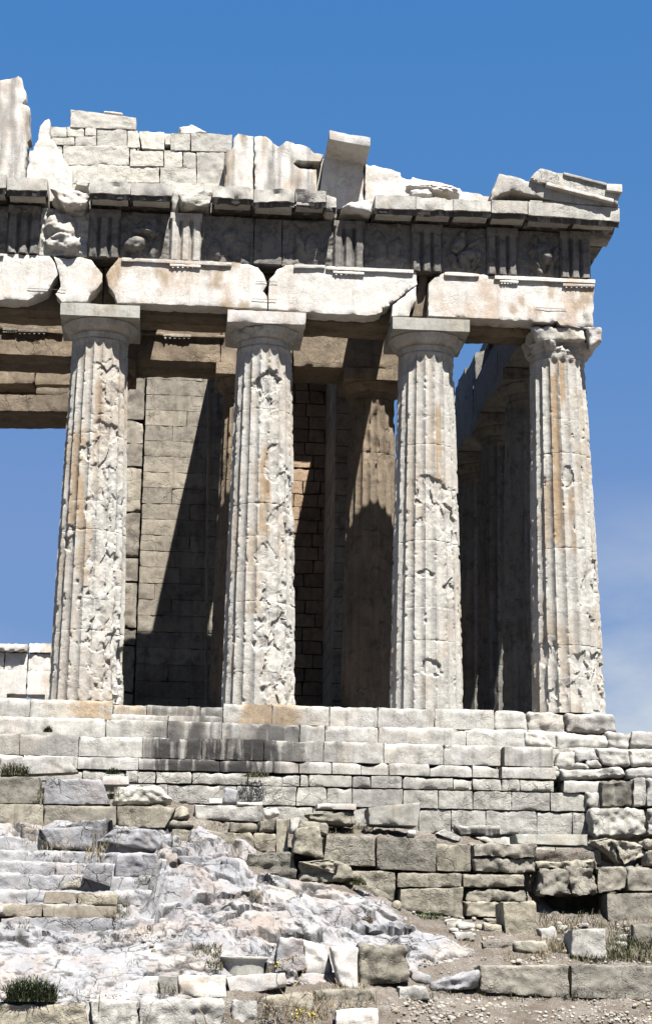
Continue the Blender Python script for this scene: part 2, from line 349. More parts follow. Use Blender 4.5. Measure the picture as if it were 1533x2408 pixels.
def slab(mb, poly, depth, seg=.09, rough=.02, chip=.05, seed=None, fs=3., jit=.015, **attr):
    """outline (list of (X,Z) at front Y0) extruded to a real thickness, subdivided and eroded. poly: (Y0, [(x,z)...])"""
    if seed is None: SEED[0] += 1; seed = SEED[0]
    Y0, pts = poly
    bm = bmesh.new()
    P = []
    n = len(pts)
    for i in range(n):        # resample outline finely so that broken edges can wander
        a, b = np.array(pts[i], float), np.array(pts[(i+1) % n], float); k = max(1, int(np.linalg.norm(b-a)/(seg*1.2)))
        for j in range(k): P.append(a+(b-a)*j/k)
    P = np.array(P); q3 = np.c_[P[:, 0], np.zeros(len(P)), P[:, 1]]
    P = P + jit*np.c_[fbm(q3, 4, 3, seed), fbm(q3, 4, 3, seed+5)]
    vs = [bm.verts.new((p[0], Y0, p[1])) for p in P]
    f = bm.faces.new(vs)
    ex = bmesh.ops.extrude_face_region(bm, geom=[f]); nv = [e for e in ex['geom'] if isinstance(e, bmesh.types.BMVert)]
    bmesh.ops.translate(bm, verts=nv, vec=(0, depth, 0))
    bmesh.ops.recalc_face_normals(bm, faces=bm.faces[:])
    lo, hi = P.min(0), P.max(0)
    for ax, a, b in ((0, lo[0], hi[0]), (2, lo[1], hi[1]), (1, Y0, Y0+depth)):
        sg = seg if ax != 1 else seg*2
        k = int((b-a)/sg)
        for j in range(1, k+1):
            c = a + (b-a)*j/(k+1); co = [0, 0, 0]; co[ax] = c; no = [0, 0, 0]; no[ax] = 1
            bmesh.ops.bisect_plane(bm, geom=bm.verts[:]+bm.edges[:]+bm.faces[:], plane_co=co, plane_no=no, dist=1e-4)
    bmesh.ops.remove_doubles(bm, verts=bm.verts[:], dist=.004)
    bmesh.ops.triangulate(bm, faces=[g for g in bm.faces if len(g.verts) > 4])
    bm.normal_update(); bm.verts.ensure_lookup_table()
    V = np.array([v.co[:] for v in bm.verts]); Nn = np.array([v.normal[:] for v in bm.verts])
    edge = np.array([max([e.calc_face_angle(0) for e in v.link_edges] or [0]) > .7 for v in bm.verts], float)
    d = rough*(fbm(V, fs, 4, seed)-.2) - edge*(.008+chip*np.clip(fbm(V, 3.5, 3, seed+9)+.1, 0, 1))
    V = V + Nn*d[:, None]
    tris = np.array([[v.index for v in g.verts] for g in bm.faces if len(g.verts) == 3], int).reshape(-1, 3)
    qd = np.array([[v.index for v in g.verts] for g in bm.faces if len(g.verts) == 4], int).reshape(-1, 4)
    bm.free()
    at_ = {k: (f(V) if callable(f) else f) for k, f in attr.items()}
    mb.add(V, [a for a in (qd, tris) if len(a)], **at_); return V
def zpoly(k, pts, Y):
    """pts may carry their own sheet number: (x,y) or (k,x,y)"""
    out = []
    for p in pts:
        q = atz(p[0], p[1], p[2], Y) if len(p) == 3 else atz(k, p[0], p[1], Y); out.append((q[0], q[2]))
    return (Y, out)

# ================================================================== THE TEMPLE
temple = empty('ruined_temple', (0, 0, 0), 'ruined white marble temple front with fluted columns, broken pediment and stepped base', 'temple')
def part(name, mb, mat, parent=None, label=None, sharp=50):
    o = link_mesh(name, mb, mat, parent or temple, sharp=sharp)
    if label: o['label'] = label
    return o
R3 = random.Random(5)

# ---------------------------------------------------------------- columns
NF, SPF = 20, 12
def column_shaft(cx, cy, z0, H, rb, rt, dmg, seed, rows=340, rnd=0.5, tanx=None, fl=0.068):
    """dmg: list of (u, z, ru, rz, depth) patches; u = lateral offset on the front side (-1..1)"""
    nth = NF*SPF; th = np.arange(nth)/nth*2*math.pi
    joints = [H*(k+ .06*math.sin(k*2.3+seed))/11 for k in range(1, 11)]
    zs = set(np.linspace(0, H, rows).round(4))
    for j in joints: zs |= {round(j-.016, 4), round(j-.005, 4), round(j+.005, 4), round(j+.016, 4)}
    zs = np.array(sorted(zs)); nz = len(zs)
    T, Z = np.meshgrid(th, zs, indexing='xy'); T = T.ravel(); Z = Z.ravel(); t = Z/H
    R = rb + (rt-rb)*t + .018*np.sin(math.pi*t)
    ft = (T/(2*math.pi)*NF) % 1.0; prof = 1-(2*ft-1)**2
    ph = math.pi/20
    P = np.stack([cx+R*np.sin(T+ph), cy-R*np.cos(T+ph), z0+Z], 1)
    arris = 1-np.minimum(ft, 1-ft)*2
    fd = fl*(rb/.95)*prof*sstep(H, H-.12, Z)
    r = R - fd
    # chipped arrises
    ch = np.clip(fbm(P, 3.2, 4, seed)+.05, 0, 1)*np.clip(fbm(P, 9, 2, seed+4)+.5, 0, 1)
    r -= arris**4*ch*.09
    # broken patches
    m = np.zeros(len(T)); dep = np.zeros(len(T))
    warp = 1.3*fbm(P, 1.7, 5, seed+2)
    U = np.sin(T+ph)*(1+0*T); front = np.cos(T+ph) > -.2
    for (u0, zc, ru, rz, dp) in dmg:
        d = np.sqrt(((U-u0)/ru)**2 + ((Z-zc)/rz)**2) + warp*.55
        q = sstep(1.08, .88, d)*front; m = np.maximum(m, q*.92); dep = np.maximum(dep, q*dp*.85)
    q = sstep(.40+.45*(1-rnd), .52+.45*(1-rnd), fbm(P, .9, 3, seed+8)+.45*fbm(P, 3.6, 3, seed+6)); m = np.maximum(m, q*.9); dep = np.maximum(dep, q*.055)
    fac = .5+.5*fbm(P*np.array([1, 1, .8]), 2.6, 2, seed+12)
    sel = m > .01; wq = .10*np.stack([fbm(P, 2, 2, seed+60)]*3, 1); fq, fe, fc = facets(P*np.array([1, 1, .6]), 2.3, seed, wq, sel); fq2, _, _ = facets(P*np.array([1, 1, .8]), 6.5, seed+1, wq, sel)
    rough_s = (R-.024) - fd*.72 - dep*(.08+.75*np.clip(fac, 0, 1)) - .22*np.clip(fq, -.14, .14) - .12*np.clip(fq2, -.05, .05) - .004*fbm(P, 14, 2, seed+1)
    r = np.where(m > 0, np.minimum(r, r*(1-m)+rough_s*m), r)
    for kj, j in enumerate(joints):
        sj = (.25, 1., .3, .2, .8, .3)[(kj+seed) % 6]; g = np.exp(-((Z-j)/.009)**2); r -= sj*(g*.009 + np.exp(-((Z-j)/.03)**2)*np.clip(fbm(P, 6, 3, seed+20), 0, 1)*.04)
    r += .005*fbm(P, 5, 3, seed+30)
    P = np.stack([cx+r*np.sin(T+ph), cy-r*np.cos(T+ph), z0+Z], 1)
    idx = np.arange(nz*nth).reshape(nz, nth); a = idx[:-1]; b = np.roll(a, -1, 1); c = np.roll(idx[1:], -1, 1); d = idx[1:]
    Q = np.stack([a, b, c, d], -1).reshape(-1, 4)
    tn = np.clip(.32*(1-m)*sstep(.1, .5, fbm(P*np.array([1.4, 1.4, .35]), 1.2, 3, seed+40)), 0, 1)
    if tanx:
        for (u0, ru, z1, z2, am) in tanx: tn = np.maximum(tn, am*(1-.7*m)*sstep(ru, ru*.6, np.abs(U-u0))*sstep(z1-.5, z1, Z+.5*warp)*sstep(z2+.5, z2, Z+.5*warp)*front)
    return P, Q, tn, .12*m
def capital_parts(cx, cy, zt, rn, hw, parent, mat, seed, broken=0., small=1.0, mat2=None):
    """necking rings + echinus (lathe) and the square abacus"""
    h = .35*small; ze = zt-h; z0 = ze-.51*small
    prof = [(rn*.99, z0), (rn*1.0, z0+.04), (rn*.965, z0+.05), (rn*1.0, z0+.06), (rn*1.01, z0+.16), (rn*1.03, z0+.20), (rn*1.0, z0+.205), (rn*1.05, z0+.22), (rn*1.02, z0+.228), (rn*1.09, z0+.245)]
    for k in range(8):
        t = (k+1)/8.; prof.append((rn*1.09 + (hw*.965-rn*1.09)*(t**.8), z0+.245+(ze-.035-z0-.245)*t**1.25))
    prof += [(hw*.975, ze-.02), (hw*.955, ze+.0), (.05, ze+.002)]
    prof = np.array(prof); n = 96; T, I = np.meshgrid(np.arange(n)/n*2*math.pi, np.arange(len(prof)), indexing='xy')
    r = prof[I.ravel(), 0]; z = prof[I.ravel(), 1]; T = T.ravel()
    P = np.stack([cx+r*np.sin(T), cy-r*np.cos(T), z], 1)
    k = 1-np.clip(fbm(P, 2.2, 3, seed)-.1, 0, 1)*.10
    if broken: k = k - broken*np.clip(.35+fbm(P, 1.6, 4, seed+3), 0, 1)*(r > rn*.5)*np.clip((r-rn*.9)/(hw-rn), 0.15, 1) - .03*ridged(P, 3.5, 3, seed)*broken
    P = np.stack([cx+r*k*np.sin(T), cy-r*k*np.cos(T), z], 1)
    idx = np.arange(len(prof)*n).reshape(len(prof), n); a = idx[:-1]; b = np.roll(a, -1, 1); c = np.roll(idx[1:], -1, 1); d = idx[1:]
    mb = MB(); mb.add(P, [np.stack([a, b, c, d], -1).reshape(-1, 4)]); o1 = link_mesh('echinus', mb, mat, parent, sharp=40)
    mb = MB(); stone(mb, rect(cx-hw, cx+hw, ze, zt-.004, cy-hw), 2*hw, seg=.07, r=.008, rough=.006, chip=.03+broken*.3, seed=seed)
    o2 = link_mesh('abacus', mb, mat2 or mat, parent, sharp=40)
    return o1, o2
# (base centre sheet x, top centre sheet x) on the plane of the axes
def dz(u_lo, *a): return a
COLS = {
 'A': dict(x0=202, x1=237, lab='column leftmost in view, right flank shattered along its whole height', rnd=.42, seed=3,
   dmg=[(.5, 1.3, .45, 1.5, .09), (.78, .9, .26, .9, .24), (.3, 3.1, .48, 1.2, .07), (.25, 4.7, .36, .4, .06), (.65, 5.4, .28, 1.8, .05), (.45, 6.8, .4, .7, .09), (.15, 5.6, .35, .5, .08), (-.7, 4.2, .2, .35, .08), (.5, 8.0, .3, .8, .05), (.1, 2.0, .45, .7, .10)],
   tanx=[(-.5, .28, 4.2, 6.6, .9), (.1, .2, 5.5, 8, .7), (-.2, .3, 3.5, 5, .6)]),
 'B': dict(x0=607, x1=622, lab='column second from the left in view, gouged near its top and along its front', rnd=.38, seed=14,
   dmg=[(.15, 8.55, .55, .40, .22), (.2, 7.9, .5, .35, .12), (.55, 1.0, .45, 1.2, .10), (.35, 2.9, .42, .7, .08), (.6, 4.7, .34, 1.0, .06), (.8, 5.6, .3, .6, .16), (.3, 6.3, .3, .5, .06), (.4, 1.9, .5, .6, .16), (.2, 3.7, .4, .5, .06)],
   tanx=[(.05, .22, 4.6, 6.6, 1.), (-.2, .3, 2.5, 4.6, .5)]),
 'C': dict(x0=1002, x1=1001, lab='best preserved column with a scarred band at mid height', rnd=.17, seed=21,
   dmg=[(.15, 5.75, .55, .38, .10), (.35, 5.1, .5, .35, .10), (.6, 4.6, .3, .6, .05), (.05, 1.05, .3, .22, .12), (-.15, 3.5, .22, .12, .08), (.55, 3.3, .16, .4, .05)],
   tanx=[(.3, .12, 6.2, 7.9, .9), (.05, .1, 7, 9, .4)]),
 'D': dict(x0=1337, x1=1308, lab='corner column with a broken capital and brown patina on its left flutes', rnd=.17, seed=30,
   dmg=[(.45, 1.3, .6, .35, .14), (.5, .7, .5, .7, .05), (.6, 3.3, .3, .7, .06), (.0, 6.3, .16, .35, .08), (.55, 6.4, .1, .25, .10), (-.7, 1.6, .2, .4, .06), (-.1, .5, .6, .5, .05)],
   tanx=[(-.35, .16, 4.8, 8.6, 1.), (-.05, .12, 8.2, 9.4, .9), (.1, .14, 4.6, 6.2, .6), (-.5, .4, 4.6, 6, .5)]),
}
for key, c in COLS.items():
    xb = at(c['x0'], 1665, 1.0)[0]; xt = at(c['x1'], 800, 1.0)[0]; cx = .5*(xb+xt); sh = xt-cx
    P, Q, tn, fr = column_shaft(cx, 1.0, 0, 9.575, .955, .745, c['dmg'], c['seed'], rnd=c['rnd'], tanx=c['tanx'])
    P[:, 0] += (P[:, 2]/9.575*2-1)*sh; tn = tn*(1.0 if key != 'D' else 1.25)
    mb = MB(); mb.add(P, [Q], tan=tn, fresh=fr*.6)
    col = part('column', mb, marble, label=c['lab'], sharp=24); c['ob'] = col; c['cx'] = xt
    if key != 'D': capital_parts(xt, 1.0, 10.43, .745, 1.035, col, marble, c['seed'], broken={'B': .26}.get(key, 0), mat2=marble_white if key == 'B' else marble_new)
    else:
        o1, o2 = capital_parts(xt, 1.0, 10.40, .745, 1.0, col, marble, c['seed'], broken=.38)
        bpy.data.objects.remove(o2)
        mb = MB(); stone(mb, [(xt-.86, .22, 10.42), (xt+.55, .12, 10.42), (xt+.62, .1, 10.02), (xt-.66, .3, 10.0)], 1.7, seg=.045, r=.06, rough=.06, chip=.16, fs=2.4, seed=97); link_mesh('abacus', mb, marble, col, sharp=60)['label'] = 'abacus broken to a rough core'
        mb = MB(); stone(mb, [(xt+.62, .0, 10.42), (xt+1.05, -.02, 10.40), (xt+1.0, .05, 9.98), (xt+.70, .12, 9.84)], 1.7, seg=.045, r=.07, rough=.06, chip=.15, fs=2.4, seed=98); link_mesh('abacus_corner', mb, marble_white, col, sharp=60)
# one more front column beyond the left edge of the picture
def plain_column(cx, cy, z0, H, rb, rt, seed, mat, hw, dm=()):
    P, Q, tn, fr = column_shaft(cx, cy, z0, H, rb, rt, dm, seed, rows=90, rnd=.4)
    mb = MB(); mb.add(P, [Q], tan=tn*.5); o = part('column', mb, mat, sharp=35)
    capital_parts(cx, cy, z0+H+.855, rt, hw, o, mat, seed)
    return o
fl0 = plain_column(0.02, 4.68, 0, 9.575, .94, .745, 41, shade_marble, 1.0)
in0 = plain_column(-4.46, 6.15, .70, 9.22, .86, .66, 44, patina, .92, dm=[(.3, 8.3, .6, .9, .10), (.2, 7.4, .5, .5, .07)])
def copy_col(o, dx, dy):
    c = o.copy(); COL.objects.link(c); c.parent = temple; c.location = o.location + Vector((dx, dy, 0))
    for ch in o.children:
        k = ch.copy(); COL.objects.link(k); k.parent = c
for k in range(1, 9): copy_col(fl0, 0, 4.292*k)
for x in (-8.2, -12.36, -16.52): copy_col(in0, x+4.46, 0)
copy_col(COLS['C']['ob'], -12.88, 0); copy_col(COLS['B']['ob'], -12.9, 0)

# ---------------------------------------------------------------- architrave
YA = .10
A = lambda *p: p
def arch(poly, lab=None, depth=.58, mat=marble_white, Y=YA, rough=.012, chip=.04, **kw):
    mb = MB(); slab(mb, poly, depth, rough=rough, chip=chip, **kw); return part('architrave_block', mb, mat, label=lab)
T0 = lambda V: .8*sstep(.42, .75, fbm(V, .8, 3, 77)+.5*0)
a0 = arch(zpoly(1, [(-260, 880), (0, 885), (110, 888), (235, 892), (262, 930), (275, 985), (255, 1010), (235, 1045), (225, 1062), (180, 1085), (130, 1105), (-60, 1102), (-260, 1098)], YA), 'leftmost architrave block with a broken lower corner')
tn_ = lambda V: .8*sstep(.05, .45, fbm(V*np.array([1.6, 1, 1.2]), 1, 4, 37))
a1 = arch(zpoly(1, [(252, 898), (320, 905), (382, 900), (432, 915), (458, 945), (482, 980), (483, 1020), (455, 1055), (430, 1078), (415, 1112), (292, 1113), (262, 1078), (285, 1040), (278, 985), (264, 930)], YA), 'short architrave piece with both ends broken away')
a2 = arch(zpoly(1, [(498, 985), (520, 950), (560, 905), (700, 908), (900, 918), (1100, 925), (1165, 933), (1215, 950), (1240, 975), (1253, 1010), (1258, 1030), (1240, 1062), (1258, 1085), (1260, 1146), (900, 1130), (552, 1116), (540, 1080), (512, 1035)], YA), 'middle architrave block with rounded broken ends', tan=tn_)
a3 = arch(zpoly(2, [(1, 1262, 1146), (1, 1262, 1040), (1, 1268, 1000), (1, 1300, 962), (1, 1345, 938), (1, 1500, 938), (0, 742), (200, 748), (410, 757), (425, 765), (430, 825), (395, 850), (330, 900), (302, 912), (300, 925), (268, 940), (265, 955), (235, 968), (190, 972), (0, 964)], YA), 'architrave block with its lower right corner broken off', tan=lambda V: .35*tn_(V))
a4 = arch(zpoly(2, [(306, 975), (312, 922), (333, 905), (397, 853), (424, 832), (425, 900), (400, 940), (393, 974)], YA), 'small wedge shaped architrave fragment above a column')
a5 = arch(zpoly(2, [(480, 822), (500, 805), (530, 778), (560, 768), (720, 775), (790, 785), (1000, 793), (1258, 804), (1260, 860), (1259, 940), (1250, 990), (1256, 1008), (1248, 1034), (1180, 1030), (1100, 1018), (1085, 1000), (1062, 1008), (1020, 1005), (480, 975)], YA), 'corner architrave block, chipped at its lower right end', tan=tn_)
# broken lower corner, grey
mb = MB(); stone(mb, zquad(2, [(1170, 955), (1256, 945), (1256, 1030), (1140, 1020)], YA-.012), .4, r=.05, rough=.05, chip=.08, seed=88); b_ = part('broken_corner', mb, marble, a5)
mb = MB(); slab(mb, zpoly(2, [(396, 978), (418, 900), (440, 775), (478, 780), (472, 978)], .42), .25, rough=.02); part('architrave_block', mb, patina, label='brown inner slab seen through the gap between two architrave blocks')
# middle and inner slabs of the architrave, and its return along the flank
mb = MB()
for x0, x1 in ((-20.9, -16.57), (-16.56, -12.28), (-12.27, -7.99), (-7.98, -3.69), (-3.68, .88)):
    stone(mb, rect(x0, x1, 10.432, 11.74, .70), .585, seg=.15, r=.02, rough=.02, chip=.05); stone(mb, rect(x0, x1, 10.434, 11.74, 1.295), .585, seg=.15, r=.02, rough=.03, chip=.08)
part('architrave_backing', mb, patina)
mb = MB(); fy = [.705] + [5.0+4.292*k for k in range(9)]
for a, b in zip(fy[:-1], fy[1:]):
    stone(mb, rect(.30, .90, 10.44, 11.76, a+.01), b-a-.02, seg=.2, r=.015, rough=.01, chip=.04)
    if a > 1: stone(mb, rect(-.9, .28, 10.44, 11.76, a+.012), b-a-.02, seg=.2, r=.015, rough=.012, chip=.05)
stone(mb, rect(-.9, .28, 10.445, 11.76, 1.89), 3.1, seg=.15, r=.02, rough=.02, chip=.06)
part('flank_architrave', mb, shade_marble)
# taenia and regulae strips
def guttae(parent, k, x0, x1, y):
    mb = MB()
    for i in range(6):
        x = x0+(x1-x0)*(i+.5)/6; q = atz(k, x, y, .075); n = 8
        P = []; 
        for j, (rr, zz) in enumerate(((.026, .0), (.034, -.045))):
            for t in range(n): a = t/n*2*math.pi; P.append((q[0]+rr*math.cos(a), q[1]+rr*math.sin(a)-.0, q[2]+zz))
        P.append((q[0], q[1], q[2]-.045)); F4 = [[j, (j+1) % n, n+(j+1) % n, n+j] for j in range(n)]; F3 = [[n+j, n+(j+1) % n, 2*n] for j in range(n)]
        mb.add(P, [np.array(F4), np.array(F3)])
    return mb
def strip(name, parent, k, x0, y0, x1, y1, h, Y=.03, dep=.12, mat=marble_white, chip=.03, seg=.06):
    mb = guttae(parent, k, x0+3, x1-3, (y0+y1)/2+h) if name == 'regula' else MB(); stone(mb, zquad(k, [(x0, y0), (x1, y1), (x1, y1+h), (x0, y0+h)], Y), dep, seg=seg, r=.008, rough=.008, chip=chip); return link_mesh(name, mb, mat, parent, sharp=45)
strip('taenia', a2, 1, 575, 903, 1092, 927, 17); rg2 = strip('regula', a2, 1, 800, 932, 945, 938, 12, .035, .1)
strip('taenia', a3, 1, 1385, 935, 1530, 938, 17); strip('taenia', a3, 2, 0, 739, 412, 757, 16)
strip('regula', a3, 2, 33, 760, 180, 768, 12, .035, .1)
strip('taenia', a5, 2, 555, 766, 722, 774, 16, chip=.06); strip('taenia', a5, 2, 792, 782, 1265, 803, 18)
strip('regula', a5, 2, 815, 804, 905, 807, 12, .035, .1); strip('regula', a5, 2, 1113, 820, 1262, 826, 13, .035, .1)
strip('taenia', a0, 1, -260, 880, 20, 885, 12, chip=.06)

# iron cramps across the cracks
def rod(name, parent, p, q, r, mat):
    p, q = Vector(p), Vector(q); d = (q-p).normalized(); a = d.orthogonal().normalized(); b = d.cross(a); n = 6
    P = [tuple(c + r*(math.cos(t)*a+math.sin(t)*b)) for c in (p, q) for t in [i/n*2*math.pi for i in range(n)]]
    mb = MB(); mb.add(P, [np.array([[j, (j+1) % n, n+(j+1) % n, n+j] for j in range(n)])]); return link_mesh(name, mb, mat, parent)
iron = stone_mat('rusted_iron', (.16, .10, .06), (.10, .07, .05), (.04, .03, .02), rough=.6, streak=0)
rod('iron_cramp', a1, atz(1, 132, 1049, .07), atz(1, 312, 1058, .07), .007, iron)
rod('iron_cramp', a2, atz(1, 1205, 1017, .07), atz(1, 1306, 1020, .07), .006, iron)
rod('iron_cramp', a2, atz(1, 1185, 1099, .07), atz(1, 1300, 1103, .07), .006, iron)
rod('iron_cramp', a5, atz(2, 985, 935, .07), atz(2, 1128, 943, .07), .006, iron)

# ---------------------------------------------------------------- frieze
ZF0, ZF1 = 11.80, 13.12
mb = MB()
for k in range(9): stone(mb, rect(-21+k*2.42, -21+k*2.42+2.40, 11.76, 13.12, .62), 1.1, seg=.2, r=.02, rough=.03, chip=.08)
part('frieze_backing', mb, patina)
mb = MB()
for k in range(8): stone(mb, rect(-21+k*2.7, -21+k*2.7+2.69, 13.135, 14.05, .97), .9, seg=.15, r=.04, rough=.05, chip=.1)
part('cornice_backing', mb, marble)
mb = MB()
for k in range(16): stone(mb, rect(.25, .80, 11.78, 13.12, .9+k*1.5), 1.49, seg=.2, r=.02, rough=.01, chip=.03)
part('flank_frieze', mb, marble)
# ragged inner slabs standing on the flank beam
mb = MB(); rr = random.Random(4)
for k in range(13):
    y = 9.4+k*2.1; h = rr.choice([1.1, 1.35, 1.6, 1.5]); 
    tl = (-.80, y, 11.77+h*rr.uniform(.75, 1)); tr = (-.15, y, 11.77+h); stone(mb, [tl, tr, (-.15, y, 11.77), (-.80, y, 11.77)], 2.06, seg=.13, r=.03, rough=.05, chip=.22)
part('flank_inner_slab', mb, shade_marble)
def triglyph(xc, w=.845, lab=None, worn=.3, seed=1):
    """three shanks with two full glyphs and half glyphs at the sides, one plain head band"""
    nx, nz = 56, 26; u = np.linspace(0, 1, nx); v = np.linspace(0, 1, nz); Uu, Vv = np.meshgrid(u, v, indexing='ij')
    d = np.zeros_like(Uu)  # glyph cutting depth
    for c in (1/3., 2/3.): d = np.maximum(d, np.clip(1-np.abs(Uu-c)/.085, 0, 1))
    d = np.maximum(d, np.clip(1-Uu/.07, 0, 1)); d = np.maximum(d, np.clip(1-(1-Uu)/.07, 0, 1))
    d *= (Vv < .86)
    X = xc-w/2+w*Uu; Z = ZF0+(ZF1-ZF0)*Vv
    P0 = np.stack([X.ravel(), np.full(X.size, YA), Z.ravel()], 1)
    Y = YA-.07+.125*d.ravel() + worn*.13*np.clip(fbm(P0, 2.2, 4, seed)-.05, 0, 1) + .01*fbm(P0, 7, 3, seed) - .018*(Vv.ravel() >= .86)
    F = np.stack([X.ravel(), Y, Z.ravel()], 1); B = F.copy(); B[:, 1] = .615
    idx = np.arange(nx*nz).reshape(nx, nz); q = np.stack([idx[:-1, :-1], idx[1:, :-1], idx[1:, 1:], idx[:-1, 1:]], -1).reshape(-1, 4)
    rim = np.concatenate([idx[:, 0], idx[-1, 1:], idx[-2::-1, -1], idx[0, -2:0:-1]]); rn = np.roll(rim, -1); o = nx*nz
    side = np.stack([rim, rim+o, rn+o, rn], -1)
    mb = MB(); mb.add(np.concatenate([F, B]), [q, side, q[:, ::-1]+o]); return part('triglyph', mb, shade_marble if not lab else marble, label=lab, sharp=30)
def metope(x0, x1, seed, fig=(), Y=YA+.06, lab=None, rough=.05, brk=0.):
    """slab with battered relief; fig: (u, v, ru, rv, h, angle) body lumps"""
    w = x1-x0; nx, nz = max(10, int(w/.028)), 46; Uu, Vv = np.meshgrid(np.linspace(0, 1, nx), np.linspace(0, 1, nz), indexing='ij')
    X = (x0+w*Uu).ravel(); Z = (ZF0+(ZF1-ZF0)*Vv).ravel(); P0 = np.stack([X, np.full(X.size, Y), Z], 1)
    h = rough*(fbm(P0, 2.2, 4, seed)*1.1 + .3) + .02*fbm(P0, 8, 3, seed+1) + .16*np.clip(facets(P0, 4.5, seed, 0*P0)[0], -.1, .1)
    u, v = (X-x0)/1.27, (Z-ZF0)/1.32; wu = .05*fbm(P0, 3.5, 2, seed+6); wv = .05*fbm(P0, 3.5, 2, seed+7)
    for (a, b, ru, rv, hh, ang) in fig:
        ca, sa = math.cos(ang), math.sin(ang); du, dv = (u-a+wu), (v-b+wv); p = (du*ca+dv*sa)/ru; q = (-du*sa+dv*ca)/rv
        e = 1-p*p-q*q; h = np.maximum(h, 1.35*hh*np.clip(e, 0, 1)**.35+h*.6*(e > 0))
    if brk: h = h + brk*np.clip(fbm(P0, 1.6, 4, seed+15)+.1, -.3, 1)
    F = np.stack([X, Y-h, Z], 1); B = F.copy(); B[:, 1] = .612
    idx = np.arange(nx*nz).reshape(nx, nz); q = np.stack([idx[:-1, :-1], idx[1:, :-1], idx[1:, 1:], idx[:-1, 1:]], -1).reshape(-1, 4)
    rim = np.concatenate([idx[:, 0], idx[-1, 1:], idx[-2::-1, -1], idx[0, -2:0:-1]]); rn = np.roll(rim, -1); o = nx*nz
    mb = MB(); mb.add(np.concatenate([F, B]), [q, np.stack([rim, rim+o, rn+o, rn], -1), q[:, ::-1]+o]); return part('metope', mb, marble if brk else shade_marble, label=lab, sharp=60)
def fx(xD): return at(xD, 575, YA)[0]
TR = [(-137, 1), (55, 3), (245, 2), (437, 4), (820, 5), (1003, 6), (1180, 7), (1350, 8)]
for xD, s in TR: triglyph(fx(xD) if s != 8 else .80-.4225, worn={3: .9, 2: .5, 6: .8}.get(s, .3), seed=s, lab='sunlit triglyph below a gap in the cornice' if s == 4 else None)
half = .4225+.006
def between(a, b): return fx(a)+half, fx(b)-half
body = [(.35, .62, .13, .24, .16, -.5), (.42, .84, .06, .08, .14, 0), (.55, .40, .28, .12, .13, .35), (.25, .25, .07, .22, .10, .5), (.72, .3, .06, .24, .10, -.4), (.7, .66, .2, .05, .08, .5)]
figs = {0: [], 1: [], 2: [(.32, .30, .26, .16, .22, .2), (.55, .62, .14, .2, .16, .8), (.75, .3, .1, .3, .10, -.2), (.5, .55, .3, .08, .16, -.1)],
        3: [(.3, .3, .12, .22, .10, .2), (.6, .6, .2, .12, .07, .4)], 5: [(.35, .55, .1, .34, .07, .3), (.65, .5, .16, .22, .06, -.3)], 6: body, 7: [(.5, .48, .24, .3, .14, .2), (.36, .8, .08, .1, .13, 0), (.62, .4, .12, .16, .20, .6), (.75, .35, .07, .36, .12, -.35), (.42, .18, .08, .24, .12, .4)]}
metope(*between(-137, 55), 50, []); metope(*between(55, 245), 51, [(.42, .62, .34, .30, .14, .3), (.5, .25, .36, .18, .16, -.1)], lab='metope slab broken to a rough pale lump', brk=.16, Y=YA+.1)
metope(*between(245, 437), 52, figs[2], lab='metope with a reclining figure in low shadowed relief')
xm = fx(597)-.01; metope(fx(437)+half, xm, 53, figs[3])
xn = fx(663); mb = MB(); stone(mb, rect(xm+.015, xn, ZF0, ZF1-.02, YA-.02), .6, seg=.08, r=.02, rough=.015, chip=.05); part('frieze_block', mb, shade_marble, label='plain grey block filling the place of a lost triglyph')
metope(xn+.015, fx(820)-half, 54, figs[5], rough=.07); metope(*between(820, 1003), 55, figs[5], rough=.06); metope(*between(1003, 1180), 56, figs[6], lab='metope with a rider and horse worn to lumps', Y=YA+.09)
metope(fx(1180)+half, .80-.851, 57, figs[7], lab='metope with a twisted standing figure beside the corner', Y=YA+.09)

